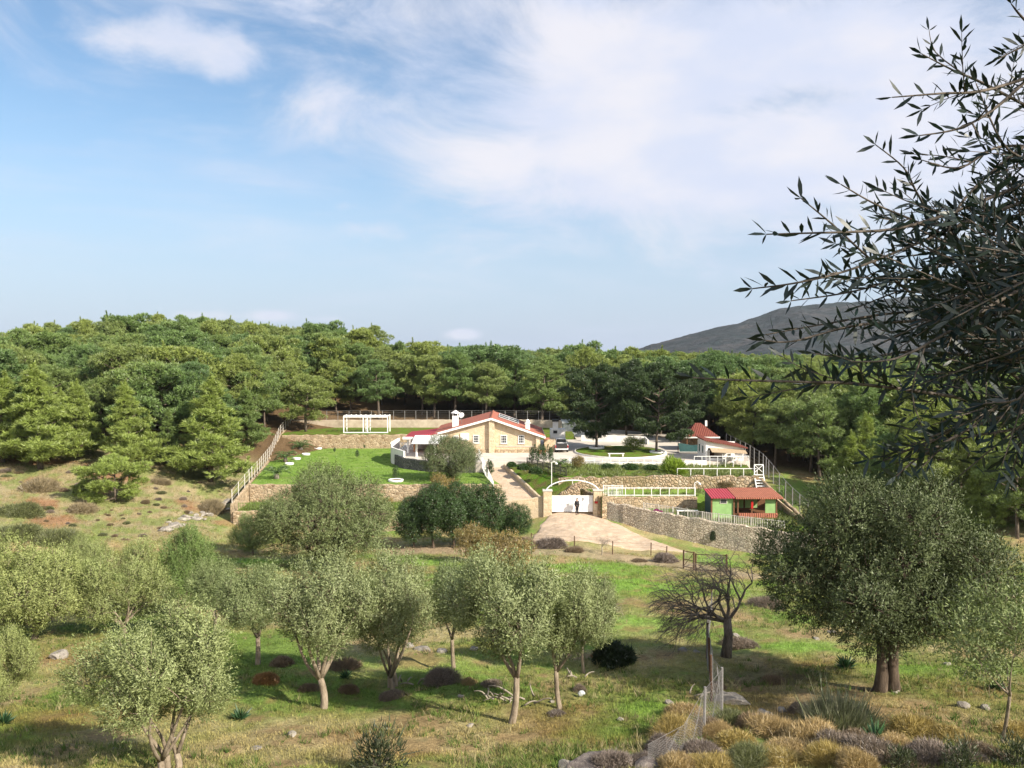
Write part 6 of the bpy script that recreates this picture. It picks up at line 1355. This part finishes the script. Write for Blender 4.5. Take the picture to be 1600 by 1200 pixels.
for i, (px, py, s) in enumerate(STN):
    p = base(px, py); k = i % 3; o = rk[k] if k not in used_r else rk[k].copy()
    if k in used_r: COL.objects.link(o)
    used_r.add(k); o.location = (p.x, p.y, p.z + s * .1); o.rotation_euler = (0, 0, random.uniform(0, 6)); o.scale = (s * random.uniform(.9, 1.3), s, s * random.uniform(.7, 1))
    wz = 0 if px < 480 and py > 1100 else 1 if px < 900 else 2 if px < 1240 else 3
    tag(o, 'pale limestone stone lying ' + WHERE[wz], 'stone', 'pale stones ' + WHERE[wz])
for i, (px, py, s, m_, lab) in enumerate(((925, 1203, 1.35, 'rockdark', 'large dark lichen covered boulder at the bottom edge'), (1010, 1203, .7, 'rockdark', 'smaller dark boulder right of the large one at the bottom edge'), (888, 1203, .6, 'rock', 'pale boulder left of the dark one at the bottom edge'),
                            (1148, 1098, 1.0, 'rock', 'tan boulder behind the fence post'))):
    o = rock(30 + i, M[m_], 'boulder'); p = base(px, py); o.location = (p.x, p.y, p.z + s * .02); o.scale = (s * 1.2, s, s * .7); o.rotation_euler = (0, 0, i); tag(o, lab, 'boulder')
# rocky outcrop on the left slope
oc = []
for i in range(26):
    px, py = 255 + i * 4.4 + random.uniform(-8, 8), 826 - i * 1.6 + random.uniform(-9, 9); p = base(px, py); k = i % 3; o = rk[k].copy(); COL.objects.link(o); s = random.uniform(.5, 1.3)
    o.location = (p.x, p.y, p.z + .1); o.rotation_euler = (random.uniform(-.3, .3), 0, random.uniform(0, 6)); o.scale = (s * 1.4, s, s * .8)
    tag(o, 'grey rock in the rocky crest on the slope beside the left wall', 'rock', 'rocks of the left slope crest'); o.name = 'rock'
mg = shrub(107, 'flowering_bush', 'bush', 5000, (.06, .12), .04, M['magenta'], .8, .6, 7, 'flowers'); p = Vector((15.6, 88.6, -17.6)); place(mg, tuple(p), 0, 1.0, 'small magenta flowering bush on top of the grey rubble wall')
vn = shrub(108, 'wall_vine', 'vine', 4000, (.06, .14), .03, blk.children[0].data.materials[0], .8, .6, 7, 'foliage'); place(vn, (20.6, 85.0, -19.6), 0, (.5, .35, 2.0), 'dark dry vine hanging on the grey rubble wall below the hut')
# white bag, dead branches
o = rock(50, M['tin'], 'white_bag'); p = base(908, 1091); o.location = (p.x, p.y, p.z + .12); o.scale = (.26, .22, .28); tag(o, 'crumpled white bag lying by the leaning olive', 'bag')
def deadwood(px, py, n, label, s=1.0):
    p = base(px, py); mb = MB(); rs = np.random.RandomState(px)
    for i in range(n):
        a = rs.uniform(0, 6.28); q = np.array(p) + np.array((rs.normal(0, .35), rs.normal(0, .2), .08)) * s; l = rs.uniform(.4, .9) * s; e = q + np.array((math.cos(a) * l, math.sin(a) * l * .6, rs.uniform(0, .35) * s)); mb.tube(curve(q, e, .12, rs, 5), [.03, .028, .024, .018, .01], 5)
    t = thing('dead_branches', label, 'branches', tuple(p)); mb.build('sticks', pale, t, True)
deadwood(815, 1100, 9, 'pale dead branches lying right of the tall front olive'); deadwood(780, 1096, 6, 'pale dead branches left of the tall front olive trunk'); deadwood(1090, 1092, 3, 'single pale curved branch on the grass by the fence', .7); deadwood(640, 1070, 5, 'pale dead twigs beside the V forked olive', .8); deadwood(905, 1062, 5, 'dry upright sticks by the white bag', .8)

# ---- near wire fence ---------------------------------------------------------------
def chain_fence():
    pts = [(1113, 962, 1.25), (1106, 1000, 1.25), (1104, 1030, 1.3), (1110, 1062, 1.3), (1112, 1096, 1.35), (1128, 1118, 1.3), (1100, 1150, 1.2), (1068, 1180, .7), (1012, 1203, .55)]
    t = thing('wire_mesh_fence', 'sagging grey chain link fence with leaning posts running towards the viewer', 'fence', tuple(base(1110, 1062)))
    P = [base(a, min(b, 1203)) for a, b, c in pts]; 
    for p, (a, b, c) in zip(P[:-2], pts[:-2]): MB().tube([p - Vector((0, 0, .2)), p + Vector((random.uniform(-.06, .06), random.uniform(-.06, .06), c + .08))], .035, 6).build('post', M['rust'] if a not in (1128, 1100) else M['wire'], t)
    mb = MB(); dd = Vector((0, 0, 1))
    for (p, (a, b, c)), (q, (a2, b2, c2)) in zip(list(zip(P, pts))[:-1], list(zip(P, pts))[1:]):
        L = (q - p).length; n = max(4, int(L / .13)); m = 11
        def at(u, v): return p.lerp(q, u) + Vector((math.sin(9 * u + 5 * v) * .05 * math.sin(math.pi * u), math.cos(7 * u) * .03, (c * (1 - u) + c2 * u) * v * (1 - .07 * math.sin(math.pi * u))))
        for i in range(-m, n + 1):
            for sg in (1, -1):
                prev = None
                for j in range(m + 1):
                    k = i + j if sg > 0 else i + m - j
                    if 0 <= k <= n:
                        cur = at(k / n, j / m)
                        if prev is not None: mb.bar(prev, cur, .004, .004)
                        prev = cur
                    else: prev = None
        mb.bar(at(0, 1), at(1, 1), .006, .006)
    mb.build('chain_link', M['wire'], t)
chain_fence()

# ------------------------------------------------------------------ near olive at the right
def near_olive():
    rs = np.random.RandomState(77); bx, by = 3.7, 2.3; t = thing('olive_tree', 'near olive in shade whose leafy branches hang into the photo from the right', 'olive tree', (bx, by, H(bx, by)))
    zb = H(bx, by); tr = MB(); fork = np.array((3.6, 2.3, -.9))
    tr.tube([(bx, by, zb - .3), (bx + .05, by, zb + .9), tuple(fork)], [.24, .17, .15], 10)
    br = MB(); LB, LD, LL = [], [], []
    def leaves(C, dens=.026, l=.056, skip=.0, start=0):
        C = np.array(C); seg = np.linalg.norm(np.diff(C, axis=0), axis=1); s = np.concatenate([[0], np.cumsum(seg)]); n = max(2, int(s[-1] / dens)); u = np.linspace(start * s[-1], s[-1], n)
        p = np.stack([np.interp(u, s, C[:, k]) for k in range(3)], 1); d = unit(np.gradient(p, axis=0)); ref = unit(np.cross(d, np.array((.1, .2, 1.0)))); up = np.cross(ref, d)
        for sg in (-1, 1):
            keep = rs.rand(n) > skip; ph = np.arange(n) % 2 * 1.57 + rs.normal(0, .45, n); side = (ref * np.cos(ph)[:, None] + up * np.sin(ph)[:, None]) * sg
            dd = unit(d * rs.uniform(.5, 1.1, (n, 1)) + side + np.array((0, 0, .22)) + rs.normal(0, .15, (n, 3))); LB.append(p[keep]); LD.append(dd[keep]); LL.append((l * rs.uniform(.7, 1.15, n))[keep])
        LB.append(p[-1:]); LD.append(d[-1:]); LL.append(np.array([l]))
    def spl(P, n):
        P = np.array(P); k = len(P); u = np.linspace(0, k - 1, n); o = np.zeros((n, 3))
        for m_, v in enumerate(u):
            i = min(int(v), k - 2); f = v - i; a, b, c, d = P[max(i - 1, 0)], P[i], P[i + 1], P[min(i + 2, k - 1)]
            o[m_] = .5 * (2 * b + (c - a) * f + (2 * a - 5 * b + 4 * c - d) * f * f + (3 * b - a - 3 * c + d) * f ** 3)
        return o
    TW = [  # root first, tip last: (px, py, distance)
        [(1640, 300, 2.7), (1500, 352, 2.45), (1420, 386, 2.3), (1330, 421, 2.15), (1250, 441, 2.05), (1176, 451, 2.0)],
        [(1650, 372, 3.0), (1520, 402, 2.75), (1420, 431, 2.55), (1330, 456, 2.4), (1236, 470, 2.3)],
        [(1620, 280, 2.5), (1480, 335, 2.35), (1400, 357, 2.2), (1340, 362, 2.12), (1270, 364, 2.05), (1198, 366, 2.0)],
        [(1600, 600, 2.9), (1480, 500, 2.6), (1400, 440, 2.4), (1350, 396, 2.3), (1300, 350, 2.2), (1252, 310, 2.15)],
        [(1650, 480, 2.6), (1520, 392, 2.45), (1440, 350, 2.35), (1370, 320, 2.25), (1314, 288, 2.2)],
        [(1650, 520, 3.0), (1530, 402, 2.8), (1460, 342, 2.7), (1432, 300, 2.6), (1412, 262, 2.55), (1368, 226, 2.5)],
        [(1640, 110, 2.6), (1540, 141, 2.45), (1470, 146, 2.35), (1394, 152, 2.3)],
        [(1650, 190, 2.9), (1540, 132, 2.75), (1490, 110, 2.7), (1440, 84, 2.65)],
        [(1650, 60, 2.5), (1610, 68, 2.45), (1560, 92, 2.4)], [(1660, 90, 2.6), (1600, 30, 2.55), (1580, 6, 2.5)],
        [(1640, 90, 2.4), (1560, 165, 2.35), (1500, 200, 2.3), (1436, 212, 2.3)],
        [(1660, 468, 3.0), (1500, 482, 2.8), (1390, 490, 2.6), (1290, 506, 2.45), (1196, 523, 2.35)],
        [(1660, 480, 2.5), (1450, 500, 2.35), (1340, 508, 2.25), (1240, 533, 2.2), (1196, 532, 2.18)],
        [(1680, 660, 2.6), (1500, 622, 2.3), (1350, 601, 2.1), (1260, 597, 2.0), (1150, 594, 1.9), (1082, 590, 1.85)],
        [(1680, 600, 2.8), (1560, 641, 2.5), (1450, 690, 2.3), (1380, 720, 2.2)], [(1680, 640, 2.5), (1560, 652, 2.35), (1450, 706, 2.2), (1400, 744, 2.12)],
        [(1680, 660, 2.7), (1580, 672, 2.5), (1490, 690, 2.4), (1440, 730, 2.3)], [(1680, 420, 2.2), (1580, 460, 2.1), (1480, 520, 2.0), (1400, 560, 1.95), (1330, 565, 1.9)],
        [(1690, 560, 3.0), (1560, 560, 2.8), (1440, 548, 2.6), (1340, 560, 2.45), (1270, 552, 2.4)], [(1640, 200, 2.6), (1560, 260, 2.5), (1500, 320, 2.4), (1470, 385, 2.35), (1420, 400, 2.3)],
        [(1640, 230, 2.8), (1560, 230, 2.7), (1500, 262, 2.6), (1440, 250, 2.5)], [(1640, 420, 2.7), (1540, 440, 2.6), (1440, 445, 2.5), (1340, 480, 2.4)]]
    for P in TW:
        C = spl([tuple(W(*q)) for q in P], 26); lf = np.linalg.norm(C[-1] - C[0]); br.tube(C, np.linspace(.006, .0016, 26), 5)
        leaves(C, .036, .056, .1, .1)
        root = C[0]; j = spl([fork + rs.normal(0, .2, 3), (fork + root) / 2 + np.array((.25, 0, .15)), root], 8); br.tube(j, np.linspace(.03, .006, 8), 5)
        for k in range(int(lf / .24)):
            i = rs.randint(1, 17); d = unit(unit(C[i + 2] - C[i]) + rs.normal(0, .55, 3) + np.array((-.1, 0, .1))); e = C[i] + d * rs.uniform(.1, .22); S_ = spl([C[i], (C[i] + e) / 2 + rs.normal(0, .012, 3), e], 7); br.tube(S_, np.linspace(.0026, .001, 7), 4); leaves(S_, .026, .05, .15, .15)
    # denser twigs near the right border and the crown beyond it
    for k in range(82):
        py = rs.uniform(170, 640) if k % 4 == 0 else rs.uniform(360, 620); D = rs.uniform(1.9, 3.3); px = rs.uniform(1625, 1780) - 60 * math.exp(-((py - 560) / 170) ** 2)
        a = np.array(W(px, py, D)); L = rs.uniform(.18, .42) * (1 if py > 240 else .6); d = unit(np.array((-1, rs.normal(0, .5), rs.normal(.1 if py < 520 else -.15, .4)))); C = spl([a, a + d * L * .5 + rs.normal(0, .02, 3), a + d * L + np.array((0, 0, rs.normal(0, .04)))], 12)
        br.tube(C, np.linspace(.005, .0015, 12), 4); leaves(C, .024, .05, .06, 0)
        for m_ in range(4):
            i = rs.randint(1, 9); d2 = unit(d + rs.normal(0, .6, 3)); e = C[i] + d2 * rs.uniform(.1, .2); S_ = spl([C[i], (C[i] + e) / 2, e], 6); br.tube(S_, np.linspace(.0025, .001, 6), 3); leaves(S_, .024, .052, .1, .1)
    lim = [np.array(v) for v in ((4.2, 1.2, 1.6), (4.6, .2, .8), (3.4, 2.6, 1.6), (5.0, 1.6, .3), (3.8, .2, 2.4), (5.2, .4, 2.2), (4.2, 3.2, .6), (3.0, -.3, 1.4), (2.5, -.6, 2.1), (2.3, .3, 2.3), (3.2, -.9, .9))]
    for e in lim: br.tube(curve(fork, e, .05, rs, 8), np.linspace(.09, .02, 8), 7)
    n = 3800; c = np.array(lim)[rs.randint(0, len(lim), n)] + unit(rs.normal(size=(n, 3))) * rs.uniform(.15, 1.0, (n, 1)) ** .5 * np.array((1.15, 1.15, 1.0))
    c = c[c[:, 0] > .66 * np.maximum(c[:, 1], 0) + .75]; n = len(c); d = unit(rs.normal(size=(n, 3)) + np.array((0, 0, .3)))
    for k in range(12):
        LB.append(c + d * (k * .028)); LD.append(unit(d * .7 + unit(rs.normal(size=(n, 3))) * .9)); LL.append(rs.uniform(.05, .08, n))
    tr.build('trunk', M['bark_olive'], t, True); br.build('branches', M['bark_bare'], t, True)
    B = np.concatenate(LB); D = np.concatenate(LD); L = np.concatenate(LL); r = unit(rs.normal(size=B.shape)); s = unit(np.cross(D, r)); w = L * .095
    T = B + D * L[:, None]; up = np.cross(s, D); q = lambda f, ww, lift: B + D * (L * f)[:, None] + s * (w * ww)[:, None] + up * (L * lift)[:, None]
    # six-point leaf blade with a slight curl
    V = np.stack([B, q(.25, -.8, .03), q(.6, -1, .04), T, q(.6, 1, .04), q(.25, .8, .03)], 1).reshape(-1, 3) - np.array(t.location)
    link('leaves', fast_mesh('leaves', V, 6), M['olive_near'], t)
near_olive()

def haze():
    """the thin air over the valley that greys the far wood and the mountain"""
    lo = min(v.co.z for v in bpy.data.objects['ground'].data.vertices) - 1.0
    o = tag(MB().box(-3650, 3650, -3650, 3650, lo, 330).build('haze', None, None), kind='stuff')
    m, nt, out = nodes('thin_air'); v = nt.nodes.new('ShaderNodeVolumePrincipled')
    v.inputs['Color'].default_value = (.86, .93, 1, 1); v.inputs['Density'].default_value = .00006; v.inputs['Anisotropy'].default_value = .2
    nt.links.new(v.outputs[0], out.inputs['Volume']); o.data.materials.append(m)
haze()
